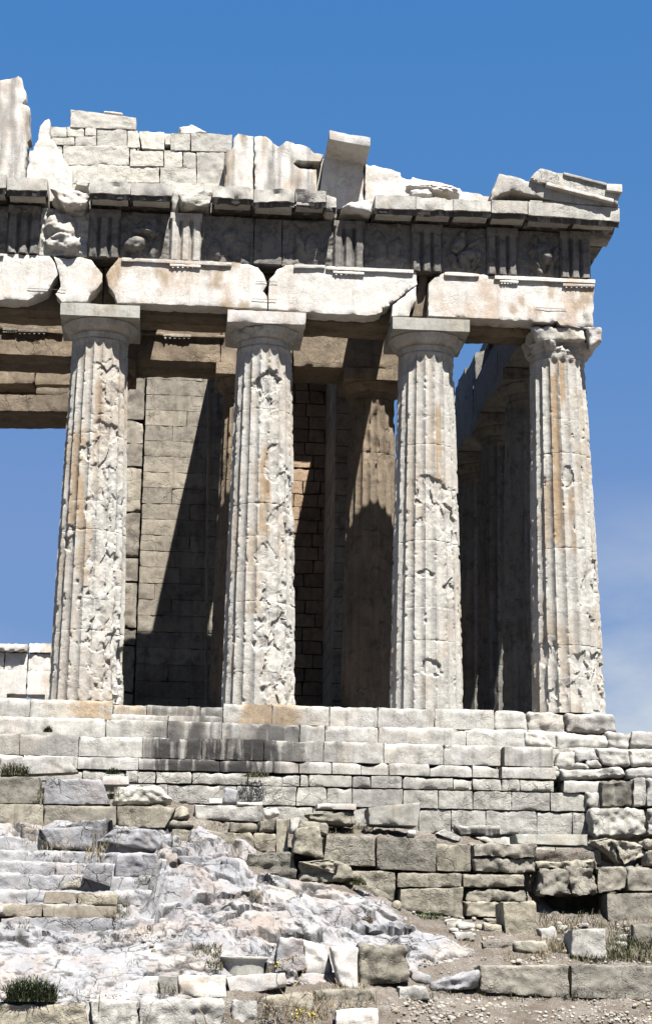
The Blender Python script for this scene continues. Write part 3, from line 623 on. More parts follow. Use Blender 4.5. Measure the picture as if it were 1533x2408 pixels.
# ---------------------------------------------------------------- horizontal cornice
GY = -.62
def geison(k, x0, y0, x1, y1, h, seed=None, lip=1, lab=None, Y=GY, chip=.05, rough=.015, mat=marble, back=.95):
    """one cornice block: crown face, set-back lower lip, sloping soffit (cross-section swept along the front)"""
    p0, p1 = atz(k, x0, y0, Y), atz(k, x1, y1, Y); q0 = atz(k, x0, y0+h, Y)
    z0, z1 = p0[2], p1[2]; hh = p0[2]-q0[2]
    prof = [(0, 0), (0, -hh*.33), (0, -hh*.66), (.004, -hh), (.085, -hh-.004), (.09, -hh-.06), (.10, -hh-.12)] if lip else [(0, 0), (.02, -hh*.5), (.05, -hh), (.08, -hh-.05)]
    prof += [(.15, -hh-.12), (.18, -hh+.00), (.45, -hh+.03), (.66, -hh+.04), (.74, -hh-.06), (back+.6, -hh-.11), (back+.6, -hh*.5), (back+.6, -.012), (.6, 0), (.3, 0)]
    n = max(4, int(abs(p1[0]-p0[0])/.07)); m = len(prof); seed = seed or int(x0+x1+k*777) % 997
    P = []
    for i in range(n+1):
        t = i/n; X = p0[0]+(p1[0]-p0[0])*t; zt = z0+(z1-z0)*t
        for (yy, zz) in prof: P.append((X, Y+yy, zt+zz))
    P = np.array(P)
    fr = np.tile([1.0 if yy < .3 else 0 for yy, _ in prof], n+1); 
    P[:, 1] += fr*(chip*1.6*np.clip(fbm(P, 2.6, 4, seed), 0, 1) + rough*fbm(P, 6, 3, seed+1)); P[:, 2] += fr*(rough*fbm(P, 5, 3, seed+2) - .5*chip*np.clip(fbm(P*np.array([1, .01, .01]), 3.1, 3, seed+4), 0, 1))
    soffit_shade = np.tile([.9 if .07 < yy < 1.2 and zz < -.2 else 0 for yy, zz in prof], n+1)  # soffit painted dark to deepen the shade under the cornice
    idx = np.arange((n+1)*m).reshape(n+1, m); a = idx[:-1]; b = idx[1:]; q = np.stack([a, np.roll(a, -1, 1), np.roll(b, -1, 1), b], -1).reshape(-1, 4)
    mb = MB(); mb.add(P, [q], stain=soffit_shade)
    for e, flip in ((0, 0), (n, 1)):
        c = P[idx[e]].mean(0); base = len(P); cap = np.concatenate([P[idx[e]], [c]]); f = np.array([[j, (j+1) % m, m] for j in range(m)]); mb.add(cap, [f[:, ::-1] if not flip else f])
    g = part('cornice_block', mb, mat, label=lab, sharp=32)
    if lip:    # mutules under the soffit
        w = p1[0]-p0[0]; kx = max(1, round(w/1.05))
        for i in range(kx):
            xa = p0[0]+w*(i+.05)/kx; xb = p0[0]+w*(i+.95)/kx; zc = z0-hh-.09; mb = MB()
            stone(mb, rect(xa, xb, zc, zc+.075, Y+.12), .48, seg=.08, r=.006, rough=.004, chip=.02); link_mesh('mutule', mb, mat, g)
    return g
geison(1, -330, 505, -140, 508, 62); geison(1, -136, 508, 34, 514, 62); geison(1, 38, 528, 226, 532, 56); geison(1, 425, 544, 616, 552, 54); geison(1, 619, 552, 812, 558, 54)
geison(1, 1003, 563, 1193, 573, 56, chip=.08); geison(1, 1196, 582, 1387, 580, 58); g6 = geison(1, 1390, 580, 1533, 590, 52, chip=.10)
geison(2, 4, 398, 50, 410, 52, chip=.12)
geison(2, 231, 404, 420, 410, 62); geison(2, 423, 414, 597, 420, 56, chip=.08); geison(2, 599, 426, 774, 434, 50); geison(2, 778, 428, 947, 434, 58)
gc = geison(2, 950, 436, 1378, 466, 62, lab='long corner cornice block', chip=.03)
# broken lumps where the cornice has lost its face
def lump(k, quad, Y, dep, name='cornice_stump', mat=marble, rough=.09, r=.12, chip=.18, lab=None, seg=.05, **kw):
    mb = MB(); stone(mb, zquad(k, quad, Y), dep, seg=seg, r=r, rough=rough, chip=chip, fs=2.2, **kw); return part(name, mb, mat, label=lab, sharp=60)
lump(1, [(232, 575), (418, 590), (412, 655), (300, 672)], -.25, 1.4, lab='rounded broken cornice stump', mat=marble_white)
lump(1, [(350, 528), (428, 540), (425, 575), (352, 560)], -.05, 1.0, mat=pedim)
lump(1, [(812, 570), (870, 580), (845, 690), (805, 690)], -.02, 1.4, rough=.05)
lump(1, [(838, 590), (998, 585), (992, 662), (850, 672)], -.28, 1.4, lab='dark grey broken cornice stump', mat=founda)
lump(1, [(300, 660), (412, 655), (405, 700), (305, 700)], .05, 1.2, rough=.05)
lump(2, [(55, 462), (125, 425), (228, 418), (218, 490)], -.35, 1.4, lab='white broken cornice stump beside the leaning fragment', mat=marble_white)
lump(2, [(0, 440), (60, 450), (50, 500), (-10, 490)], -.2, 1.2)
# flank cornice seen from below at the corner
mb = MB(); rr = random.Random(8)
for k in range(20):
    y = .95+k*1.2; zt = atz(2, 1378, 466, GY)[2]
    stone(mb, rect(.86, 1.42, 13.22, 13.60, y), 1.18, seg=.15, r=.01, rough=.006, chip=.04); stone(mb, rect(.90, 1.36, 13.12, 13.21, y+.1), .8, seg=.15, r=.01, rough=.004, chip=.02)
    stone(mb, rect(-.4, .85, 13.13, 13.5, y), 1.18, seg=.3, r=.01, rough=.01, chip=.04)
part('flank_cornice', mb, shade_marble)

# ---------------------------------------------------------------- pediment
def ped(name, k, pts, Y, depth, mat, lab=None, rough=.02, chip=.05, jit=.02, **kw):
    mb = MB(); slab(mb, zpoly(k, pts, Y), depth, rough=rough, chip=chip, jit=jit, **kw); return part(name, mb, mat, label=lab)
strk = lambda V: .6*sstep(.2, .6, fbm(V*np.array([4.5, 1, .35]), 1, 3, 5)+.25)
ped('tympanum_slab', 1, [(-260, 620), (-260, 60), (-60, 40), (0, 66), (88, 52), (105, 62), (112, 100), (128, 122), (126, 158), (108, 178), (120, 186), (142, 190), (143, 290), (150, 345), (132, 362), (138, 385), (130, 400), (130, 445), (122, 520), (122, 620)], .5, .55, marble_white, 'tall tympanum slab at the left edge of the picture', stain=lambda V: .5*sstep(.25, .6, fbm(V*np.array([3.5, 1, .3]), 1, 3, 9)+.25), tan=lambda V: .5*sstep(.1, .4, fbm(V*np.array([3, 1, .4]), 1, 3, 19)))
ped('tympanum_slab', 1, [(124, 640), (124, 520), (132, 445), (140, 400), (158, 398), (162, 365), (178, 350), (182, 322), (192, 285), (212, 262), (232, 247), (238, 262), (238, 345), (250, 352), (264, 368), (278, 388), (296, 402), (300, 432), (322, 462), (345, 492), (347, 640)], .47, .5, marble_white, 'spike shaped tympanum slab broken to a point')
wall = [  # rough backing blocks: x0,y0,x1,y1
 (333, 208, 642, 299, 'A'), (240, 289, 316, 336), (318, 290, 398, 334), (401, 291, 456, 330), (458, 300, 599, 385), (601, 306, 654, 388), (656, 309, 776, 396), (778, 332, 806, 372), (804, 319, 896, 400), (898, 319, 1096, 407),
 (243, 339, 352, 374), (355, 330, 456, 377), (262, 378, 297, 410), (299, 376, 610, 468), (612, 390, 641, 414), (612, 402, 770, 474), (645, 390, 655, 402), (772, 400, 860, 480), (862, 408, 924, 484), (926, 409, 1058, 562), (300, 430, 328, 470),
 (326, 463, 600, 556), (548, 474, 751, 552), (753, 480, 924, 570), (300, 552, 600, 600), (602, 555, 1060, 610), (440, 386, 600, 396)]
mb = MB()
for i, w in enumerate(wall):
    x0, y0, x1, y1 = w[:4]; q = [(x0, y0), (x1, y0), (x1, y1), (x0, y1)]
    if len(w) > 4: q = [(333, 206), (642, 246), (643, 302), (332, 291)]
    if i == 5: q = [(601, 306), (650, 308), (662, 388), (601, 386)]
    if i == 6: q = [(654, 309), (776, 312), (774, 397), (668, 390)]
    if i == 9: q = [(898, 316), (1094, 326), (1090, 408), (900, 402)]
    stone(mb, zquad(1, q, 1.08+.035*((i*7) % 5)/5), .75, seg=.06, r=.012, rough=.022, chip=.035, fs=5, seed=300+i)
stone(mb, zquad(1, [(262, 300), (1050, 330), (1050, 600), (262, 600)], 1.45), .35, seg=.15, seed=299)
part('pediment_backing_wall', mb, pedim, sharp=60)
lump(1, [(842, 292), (905, 274), (985, 318), (845, 322)], 1.15, .7, 'coping_stone', marble_white, rough=.04, r=.06, chip=.08, lab='small pale boulder lying on the pediment wall')
lump(1, [(490, 214), (575, 222), (585, 236), (488, 222)], 1.2, .5, 'coping_stone', marble_white, rough=.02, r=.03, chip=.05)
ped('tympanum_slab', 1, [(1057, 620), (1057, 412), (1090, 395), (1098, 380), (1100, 345), (1120, 317), (1145, 325), (1192, 333), (1193, 620)], .5, .55, marble_white, 'upright tympanum slab right of the rough wall', stain=strk, tan=lambda V: .6*sstep(.05, .4, fbm(V*np.array([3, 1, .4]), 1, 3, 29)))
ped('tympanum_slab', 1, [(1196, 620), (1196, 333), (1215, 325), (1250, 330), (1285, 362), (1310, 382), (1345, 355), (1400, 368), (1458, 386), (1478, 412), (1522, 420), (1508, 452), (1490, 455), (1412, 450), (1380, 460), (1412, 486), (1490, 490), (1492, 620)], .5, .5, marble_white, 'wide tympanum slab with a dark square notch', stain=strk, tan=lambda V: .6*sstep(.05, .4, fbm(V*np.array([3, 1, .4]), 1, 3, 29)))
mb = MB(); slab(mb, zpoly(1, [(1075, 400), (1300, 420), (1560, 440), (1560, 620), (1075, 620)], 1.02), .4, rough=.02); part('tympanum_backing', mb, pedim)
ped('tympanum_slab', 2, [(-36, 470), (-22, 330), (-4, 190), (180, 236), (180, 470)], .5, .5, marble_white, 'tympanum slab in the shade of the overhanging fragment')
ped('tympanum_slab', 2, [(183, 470), (183, 255), (270, 275), (350, 298), (356, 322), (400, 330), (402, 318), (480, 334), (580, 355), (630, 372), (642, 388), (700, 397), (775, 412), (775, 470)], .52, .5, marble_white, 'low tympanum slabs stepping down towards the corner')
# projecting raking-cornice fragment that throws its shadow on the slab below
def prism(name, k, top, h, Y0, Y1, mat, lab=None, drop=0., rough=.015, chip=.05, parent=None, r=.02):
    (xa, ya), (xb, yb) = top; a = np.array(atz(k, xa, ya, Y0)); b = np.array(atz(k, xb, yb, Y0)); c = np.array(atz(k, xb, yb+h, Y0)); d = np.array(atz(k, xa, ya+h, Y0))
    mb = MB(); stone(mb, [a, b, c, d], (0, Y1-Y0, drop), seg=.06, r=r, rough=rough, chip=chip); return part(name, mb, mat, parent=parent, label=lab)
rk = prism('raking_cornice_block', 2, ((16, 99), (210, 136)), 44, -.55, 1.0, marble_white, 'raking cornice fragment jutting out alone on top of the pediment', drop=-.06)
lump(2, [(368, 362), (470, 352), (610, 362), (642, 405)], .0, .5, 'sculpture_fragment', marble_white, rough=.10, r=.07, chip=.1, lab='worn reclining sculpture fragment lying on the cornice', seg=.04)
lump(2, [(390, 385), (480, 372), (500, 402), (400, 408)], -.15, .4, 'sculpture_fragment', marble_white, rough=.06, r=.05, chip=.1, seg=.04)
# raking cornice at the corner
rc1 = ped('raking_cornice_block', 2, [(772, 430), (780, 385), (796, 345), (812, 303), (860, 312), (960, 342), (1036, 352), (1160, 392), (1374, 452), (1374, 462), (1160, 446), (1080, 436), (985, 408), (880, 384), (820, 400)], -.60, 1.5, marble, 'raking cornice block lying on the corner, its underside open', rough=.012, chip=.04)
rc2 = ped('roof_gutter', 2, [(957, 330), (975, 305), (1003, 279), (1110, 303), (1118, 297), (1215, 322), (1320, 352), (1392, 354), (1393, 392), (1375, 410), (1368, 446), (1350, 437), (1225, 402), (1040, 352), (1000, 348)], -.72, 1.3, founda, 'grey sloping gutter blocks on the corner of the roof', rough=.012, chip=.03, seg=.06)
mb = MB(); stone(mb, zquad(2, [(1038, 344), (1352, 424), (1352, 440), (1034, 358)], -.80), .3, seg=.05, r=.012, rough=.006, chip=.03); part('moulding', mb, marble_white, rc1)
mb = MB(); stone(mb, zquad(2, [(1115, 297), (1318, 350), (1318, 361), (1113, 309)], -.78), .4, seg=.05, r=.012, rough=.006, chip=.03); part('moulding', mb, marble, rc2)
mb = MB(); stone(mb, zquad(2, [(1318, 351), (1393, 354), (1393, 392), (1318, 382)], -.84), .8, seg=.05, r=.012, rough=.006, chip=.03); part('spout_block', mb, marble_white, rc2)
mb = MB(); stone(mb, zquad(2, [(958, 430), (1376, 450), (1376, 464), (958, 438)], -.56), 1.0, seg=.06, r=.01, rough=.006, chip=.03); part('bed_strip', mb, marble, rc1)

brickish = stone_mat('reddish_repair_stone', (.42, .30, .205), (.34, .235, .155), (.10, .07, .05), .8, .5, .3, .7, .4, warm=(.44, .36, .26), warm_amt=.5)
dark_floor = stone_mat('dark_floor_marble', (.19, .17, .145), (.15, .135, .11), (.10, .09, .07), .7, .5, 0, .5, .3)  # floor colour kept dark so less light bounces into the porch
# ---------------------------------------------------------------- porch behind the columns
def masonry(mb, x0, x1, z0, z1, Y, depth, rowh=.52, w=(.9, 1.6), seed=1, seg=.11, gap=.012, r=.01, rough=.008, chip=.03, prot=.01, **kw):
    rr = random.Random(seed); z = z0; row = 0
    while z < z1-.05:
        h = min(rowh, z1-z); x = x0 - (rr.uniform(.1, .8) if True else 0)
        while x < x1:
            ww = rr.uniform(*w); a, b = max(x, x0), min(x+ww, x1)
            if b-a > .08: stone(mb, rect(a+gap/2, b-gap/2, z+gap/2, z+h-gap/2, Y+rr.uniform(0, prot)), depth, seg=seg, r=r, rough=rough, chip=chip, **kw)
            x += ww
        z += h; row += 1
# inner beam (architrave + frieze over the porch columns)
mb = MB()
for x0, x1 in ((-20.7, -16.53), (-16.52, -12.37), (-12.36, -9.0)): stone(mb, rect(x0, x1, 10.78, 11.90, 5.32), .8, seg=.1, r=.02, rough=.03, chip=.09)
stone(mb, rect(-8.99, -6.9, 10.56, 11.90, 5.34), .8, seg=.1, r=.02, rough=.03, chip=.09); stone(mb, rect(-6.88, -3.62, 10.76, 11.90, 5.3), .8, seg=.1, r=.02, rough=.03, chip=.12)
part('inner_architrave', mb, patina)
mb = MB(); stone(mb, rect(-20.7, -8.75, 10.80, 11.9, 6.14), .86, seg=.2, r=.02, rough=.03, chip=.1); stone(mb, rect(-8.72, -3.65, 10.80, 11.9, 6.14), .86, seg=.2, r=.02, rough=.03, chip=.1)
part('inner_architrave_backing', mb, patina)
mb = MB(); masonry(mb, -20.7, -3.65, 11.91, 12.85, 5.42, 1.5, rowh=.94, w=(1.4, 2.2), seed=5, seg=.15, chip=.12, rough=.03); part('inner_frieze', mb, patina)
mb = MB(); masonry(mb, -20.7, -3.65, 12.87, 14.25, 6.2, .74, rowh=.69, w=(1.4, 2.6), seed=6, seg=.12, r=.04, chip=.2, rough=.06); part('unseen_shadow_course', mb, patina)  # unseen course added to raise the shadow edge on the cross wall
mb = MB()
for (k, x0, y0, x1, y1, h) in ((3, -40, 122, 300, 150, 22), (3, 640, 160, 1060, 178, 14)):
    mb = MB(); stone(mb, zquad(k, [(x0, y0), (x1, y1), (x1, y1+h), (x0, y0+h)], 5.22), .12, seg=.07, r=.01, rough=.01, chip=.05); part('inner_taenia', mb, patina)
for (k, x0, x1, y) in ((3, 15, 82, 142), (3, 85, 220, 150), (3, 768, 900, 172)):
    mb = MB(); stone(mb, zquad(k, [(x0, y), (x1, y+3), (x1, y+16), (x0, y+13)], 5.2), .12, seg=.05, r=.008, rough=.006, chip=.03)
    for i in range(6):
        q = atz(k, x0+(x1-x0)*(i+.5)/6, y+16, 5.24); stone(mb, rect(q[0]-.03, q[0]+.03, q[2]-.06, q[2], 5.22), .06, seg=.03, r=.008, rough=0, chip=0)
    part('regula', mb, wallstone)
# lintel and broken wall over the great door
mb = MB(); stone(mb, [atz(3, -60, 455, 12), atz(3, 420, 462, 12), atz(3, 420, 540, 12), atz(3, -60, 535, 12)], 2.0, seg=.1, r=.03, rough=.03, chip=.1); part('door_lintel', mb, patina)
mb = MB(); stone(mb, [atz(3, 172, 425, 12.05), atz(3, 340, 428, 12.05), atz(3, 340, 475, 12.05), atz(3, 172, 452, 12.05)], 1.2, seg=.1, r=.02, rough=.02, chip=.06, layers=.01)
stone(mb, zquad(3, [(-60, 325), (165, 325), (166, 408), (-60, 406)], 13.2), 1.0, seg=.1, r=.03, rough=.03, chip=.15)
stone(mb, zquad(3, [(168, 325), (560, 325), (560, 414), (168, 412)], 13.2), 1.0, seg=.1, r=.03, rough=.03, chip=.12); stone(mb, zquad(3, [(-60, 400), (560, 400), (560, 480), (-60, 480)], 14.3), .6, seg=.2, r=.03, rough=.03); part('wall_over_door', mb, patina)
# cross wall of the porch
mb = MB()
masonry(mb, -11.22, -7.6, .35, 12.9, 12.0, .7, rowh=.525, w=(1.2, 3.4), seed=11, seg=.09, rough=.022, chip=.05, gap=.003, r=.006, prot=.006)
rr = random.Random(3); z = .5
while z < 12.7:
    h = rr.choice([.55, .8, 1.1, 1.5]); stone(mb, rect(-12.0, -11.26, z, min(z+h-.04, 12.9), 12.02+rr.uniform(0, .12)), .7, seg=.08, r=.03, rough=.04, chip=.12); z += h
stone(mb, rect(-11.6, -4.6, .3, 12.8, 12.4), .5, seg=.3, seed=2)
part('cross_wall', mb, wallstone, sharp=60)
mb = MB(); masonry(mb, -7.59, -4.5, .35, 12.9, 11.98, .7, rowh=.44, w=(.45, .95), seed=12, seg=.09, rough=.02, chip=.07, gap=.02, r=.012, prot=.05); part('cross_wall_repair', mb, brickish, sharp=60)['label'] = 'part of the cross wall patched with small reddish brown blocks'
mb = MB(); stone(mb, [atz(3, 978, 390, 9.5), atz(3, 990, 390, 9.5), atz(5, 975, 770, 9.5), atz(5, 962, 770, 9.5)], .25, seg=.15, r=.008, rough=.004, chip=.02); part('door_jamb_post', mb, wallstone)
mb = MB(); masonry(mb, -5.35, -4.45, .35, 12.4, 8.3, 3.68, rowh=.525, w=(3, 5), seed=9, seg=.2, rough=.012, chip=.05)
for k in range(6): masonry(mb, -5.35, -4.45, .35, 12.9-.9*k, 12.75+6*k, 5.98, rowh=1.05, w=(3, 5), seed=19+k, seg=.4, rough=.012, chip=.05)
part('cella_side_wall', mb, wallstone)
# unseen ceiling beams and slabs, placed for the shadows they cast
for lab, bx in ((None, (-4.95, -3.95, 13.02, 13.5, 1.2, 4.9)), (None, (-12.6, -10.62, 13.02, 13.5, 1.2, 4.9)), (None, (-9.06, -7.4, 12.95, 13.45, 7.2, 5.4)), (None, (-7.39, -4.5, 12.95, 13.45, 10.4, 2.2))):
    mb = MB(); stone(mb, rect(bx[0], bx[1], bx[2], bx[3], bx[4]), bx[5], seg=.25, r=.01, rough=.006, chip=.02); part('unseen_shadow_beam', mb, marble)
# porch steps and floor
mb = MB(); masonry(mb, -21, -3.2, -.02, .34, 5.05, 1.6, rowh=.36, w=(1.2, 1.6), seed=31, seg=.2); masonry(mb, -21, -3.5, .34, .69, 5.35, 6.6, rowh=.35, w=(1.2, 1.6), seed=32, seg=.3); part('porch_step', mb, dark_floor)
# far end of the temple, seen through the door
mb = MB(); rr = random.Random(14)
for k, x0 in enumerate((-27.4, -23.0, -18.71, -14.41, -10.1)):
    x1 = x0+4.28
    stone(mb, rect(x0, x1, 10.43, 11.95, 67.6), 1.7, seg=.25, r=.03, rough=.03, chip=.15)
    for j in range(3):
        stone(mb, rect(x0+j*1.43, x0+j*1.43+1.40, 11.97, 13.05, 67.75+rr.uniform(0, .3)), 1.2, seg=.15, r=.04, rough=.06, chip=.2)
    for j in range(2):
        stone(mb, rect(x0+j*2.15, x0+j*2.15+2.1, 13.07, 13.07+rr.choice([.45, .62, .55]), 67.2+rr.uniform(0, .8)), 1.6, seg=.15, r=.06, rough=.08, chip=.25)
part('far_entablature', mb, marble_white, sharp=60)
fc = plain_column(-16.56, 68.45, 0, 9.575, .94, .745, 61, marble, 1.0)
for dx in (-4.3, -8.6, 4.3, 8.6): copy_col(fc, dx, 0)

# ---------------------------------------------------------------- stepped base
def D2X(xD, Y, yD=1700): return at(xD, yD, Y)[0]
STAIN_X = [(330, 720, 1.0)]
def stain_at(lo, hi, amt):
    a, b = D2X(lo, 0), D2X(hi, 0)
    return lambda V: amt*sstep(a-1.0, a+.7, V[:, 0]+.9*fbm(V*np.array([1, 1, .3]), 1.4, 3, 3))*sstep(b+1.1, b-.8, V[:, 0]+.9*fbm(V*np.array([1, 1, .3]), 1.4, 3, 4))
def tan_at(lst):
    def f(V):
        t = np.zeros(len(V))
        for lo, hi, am in lst:
            a, b = D2X(lo, 0), D2X(hi, 0); t = np.maximum(t, am*sstep(a-.2, a+.2, V[:, 0]+.3*fbm(V, 2, 2, 6))*sstep(b+.2, b-.2, V[:, 0]+.3*fbm(V, 2, 2, 7)))
        return t
    return f
def course(name, joints, ztop, zbot, Y, depth, mat, stain=None, tan=None, r=.014, chip=.10, rough=.02, seg=.06, label=None, seed=1, tilt=.012, prot=.02, **kw):
    kw.setdefault('sidew', .9); tone_a = kw.pop('tone_a', .35); bites = kw.pop('bites', ()); kw.setdefault('topw', .85); kw.setdefault('topr', .085)
    rr = random.Random(seed); mb = MB()
    xs = [D2X(j, Y) for j in joints]
    for a, b in zip(xs[:-1], xs[1:]):
        dz1, dz2 = rr.uniform(-tilt, tilt), rr.uniform(-tilt, tilt); y = Y+rr.uniform(0, prot)
        stone(mb, [(a+.003, y, ztop+dz1), (b-.003, y, ztop+dz2), (b-.003, y, zbot), (a+.003, y, zbot)], depth, seg=seg, r=r, rough=rough, chip=chip*1.5, tone=rr.uniform(-tone_a, tone_a), stain=stain or 0., tan=tan or 0., **kw)
    for (bx, br) in bites:
        X0 = D2X(bx, Y); zt = ztop+br*.45
        for V in mb.v:
            dx = (V[:, 0]-X0)/1.7; k = (np.abs(dx) < br) & (V[:, 1] < Y+.45); cut = zt-np.sqrt(np.clip(br*br-dx*dx, 0, None)); V[:, 2] = np.where(k, np.minimum(V[:, 2], cut+.25*np.clip(V[:, 1]-Y-.15, 0, 1)), V[:, 2])
    return part(name, mb, mat, label=label, sharp=60)
course('stylobate', [-420, -300, -180, 70, 265], 0, -.50, .0, 5.2, marble_step, tan=tan_at([(175, 265, .9)]), seed=2)
course('stylobate', [525, 640, 775, 888, 1022, 1162], 0, -.52, .0, 5.2, marble_step, stain=stain_at(620, 700, .35), tan=tan_at([(555, 700, .9)]), seed=3)
course('stylobate', [265, 345, 470, 525], -.10, -.52, .02, 5.2, marble_step, stain=stain_at(330, 560, .7), tan=tan_at([(265, 340, .7)]), chip=.13, seed=5)
mb = MB()
for k in range(20): stone(mb, rect(-2.0, 1.02, -.52, -.0, 1.2+k*3.4), 3.38, seg=.25, r=.03, rough=.01, chip=.05)
part('flank_stylobate', mb, dark_floor)
# worn corner of the top step
cw = [(1162, 1240, .0, .52), (1240, 1330, .02, .54), (1330, 1447, -.03, .50)]
mb = MB()
for i, (a, b, y, h) in enumerate(cw): stone(mb, [(D2X(a, 0)+.01, y, -.015*i), (D2X(b, 0)-.01, y, -.02*i-.02), (D2X(b, 0), y, -h), (D2X(a, 0)+.01, y, -h)], 1.25, seg=.05, r=.07, rough=.07, chip=.16, fs=1.8, seed=70+i, layers=.012)
part('stylobate_corner', mb, marble_step, label='battered corner of the top step with split worn blocks')
course('step', [-420, -250, -90, 250, 395, 522], -.56, -1.04, -.72, 1.0, marble_step, stain=stain_at(380, 560, .9), seed=6, chip=.09)
course('step', [522, 705, 765, 890, 1095, 1240, 1345], -.58, -1.04, -.70, 1.0, marble_step, bites=[(1090, .16), (740, .1), (890, .08)], stain=stain_at(560, 705, .8), seed=7, chip=.15)
course('step', [262, 395, 520], -.38, -.58, -.34, .7, marble_step, stain=stain_at(420, 560, .9), seed=16, chip=.06)
course('step', [-420, -240, -110, 50, 188, 338], -1.07, -1.58, -1.42, 1.0, marble_step, bites=[(232, .13)], stain=stain_at(0, 190, .35), seed=8, chip=.08)
course('step', [338, 478, 622, 762, 903, 1043], -1.07, -1.585, -1.42, 1.0, marble_step, bites=[(705, .14), (1043, .08)], stain=stain_at(335, 730, 1.0), seed=9, chip=.09)
course('step', [1043, 1176], -1.08, -1.58, -1.42, 1.0, marble_step, seed=12, chip=.30)
course('step', [1184, 1300], -1.10, -1.58, -1.42, 1.0, marble_step, stain=stain_at(1240, 1290, .5), seed=10, chip=.14)
course('step', [-420, -180, 60, 188, 330], -1.60, -1.90, -1.62, 1.0, marble_step, seed=11, chip=.10)
course('step', [330, 520, 645, 705, 782, 850, 915, 1010], -1.60, -1.89, -1.60, 1.0, marble_step, bites=[(868, .19), (520, .1), (705, .12)], stain=stain_at(345, 660, 1.0), seed=13, chip=.12)
course('step', [1010, 1110, 1172], -1.60, -1.89, -1.60, 1.0, marble_step, bites=[(1004, .21), (1172, .16)], seed=15, chip=.2)
course('step', [1178, 1305], -1.61, -1.89, -1.60, 1.0, marble_step, seed=17, chip=.12)
mb = MB()
for k in range(16):
    stone(mb, rect(-1.0, 1.72, -1.04, -.56, .35+k*3.4), 3.38, seg=.25, r=.03, rough=.01, chip=.05); stone(mb, rect(-.5, 2.42, -1.58, -1.07, -.3+k*3.4), 3.38, seg=.25, r=.03, rough=.01, chip=.05)
part('flank_step', mb, marble_step)
# crumbled steps at the right: rounded split pieces
def worn(k, quad, Y, dep, seed, r=.06, rough=.06, chip=.12, layers=.015, mat=marble_step, name='broken_step_block', seg=.045):
    mb = MB(); stone(mb, zquad(k, quad, Y), dep, seg=seg, r=r, rough=rough, chip=chip, fs=2., seed=seed, layers=layers); return part(name, mb, mat, sharp=60)
W_ = [([(1085, 895), (1320, 905), (1325, 962), (1080, 968)], -.75, 1.2), ([(1318, 885), (1440, 890), (1420, 968), (1322, 960)], -.78, 1.4), ([(1436, 882), (1640, 886), (1640, 968), (1428, 965)], -.85, 1.6),
 ([(930, 880), (1030, 905), (1080, 960), (940, 950)], -.74, 1.0), ([(1100, 975), (1168, 985), (1168, 1058), (1078, 1055)], -1.40, .9), ([(1168, 968), (1268, 970), (1290, 1018), (1170, 1030)], -1.45, .9),
 ([(1262, 965), (1415, 972), (1442, 1052), (1300, 1040)], -1.5, 1.2), ([(1425, 965), (1640, 972), (1640, 1055), (1440, 1045)], -1.48, 1.6), ([(1225, 1018), (1275, 1020), (1300, 1050), (1222, 1052)], -1.5, .5), ([(1170, 1032), (1218, 1034), (1240, 1058), (1168, 1056)], -1.52, .5),
 ([(1098, 1062), (1390, 1058), (1412, 1095), (1112, 1112)], -1.62, 1.1), ([(1415, 1062), (1640, 1056), (1640, 1104), (1412, 1106)], -1.6, 1.4), ([(1060, 1045), (1092, 1045), (1100, 1068), (1062, 1072)], -1.55, .5), ([(1068, 1072), (1098, 1072), (1095, 1100), (1070, 1098)], -1.55, .5)]
for i, (q, Y, d) in enumerate(W_): worn(6, q, Y, d, 500+i)
mb = MB(); stone(mb, rect(-2.6, 3.4, -1.9, -1.0, -.9), 3.0, seg=.2, r=.05, rough=.04); stone(mb, rect(-1.6, 2.6, -1.06, -.55, .2), 2.0, seg=.2, r=.05, rough=.04); stone(mb, rect(-21, 7, -4.4, -1.98, -.85), 3.0, seg=.4, r=.05, rough=.04); part('step_core', mb, founda)
# limestone foundation under the steps
course('foundation_course', [-420, -250, -100, 50, 200, 300, 330, 372, 456, 586, 708, 728, 830, 873, 947, 1065, 1110, 1178, 1220, 1300], -1.92, -2.20, -1.62, .9, founda, topr=.0, topw=.4, tone_a=.7, stain=stain_at(-300, 1500, .15), seed=21, chip=.10, r=.03, rough=.03, prot=.05, tilt=.02, fs=4)
course('foundation_course', [1322, 1425], -1.92, -2.21, -1.66, .9, founda, seed=27, chip=.10, r=.03, rough=.03)
course('foundation_course', [-420, -200, 50, 200, 300, 400, 560, 700, 770, 830, 948, 1030, 1110, 1200, 1290, 1375], -2.22, -2.66, -1.60, .9, founda, topr=.0, topw=.4, tone_a=.7, stain=stain_at(-300, 1500, .28), seed=22, chip=.07, r=.015, rough=.025, fs=4)
course('foundation_course', [300, 470, 610, 740, 880, 985, 1060, 1140, 1258, 1340, 1385], -2.68, -3.24, -1.58, .9, founda, topr=.0, topw=.4, tone_a=.7, stain=stain_at(-300, 1500, .2), seed=23, chip=.07, r=.015, rough=.025, fs=4)
course('foundation_course', [300, 560, 800, 1050, 1300, 1400], -3.25, -3.8, -1.55, .9, founda, seed=26, chip=.07, r=.015, rough=.025, fs=4)
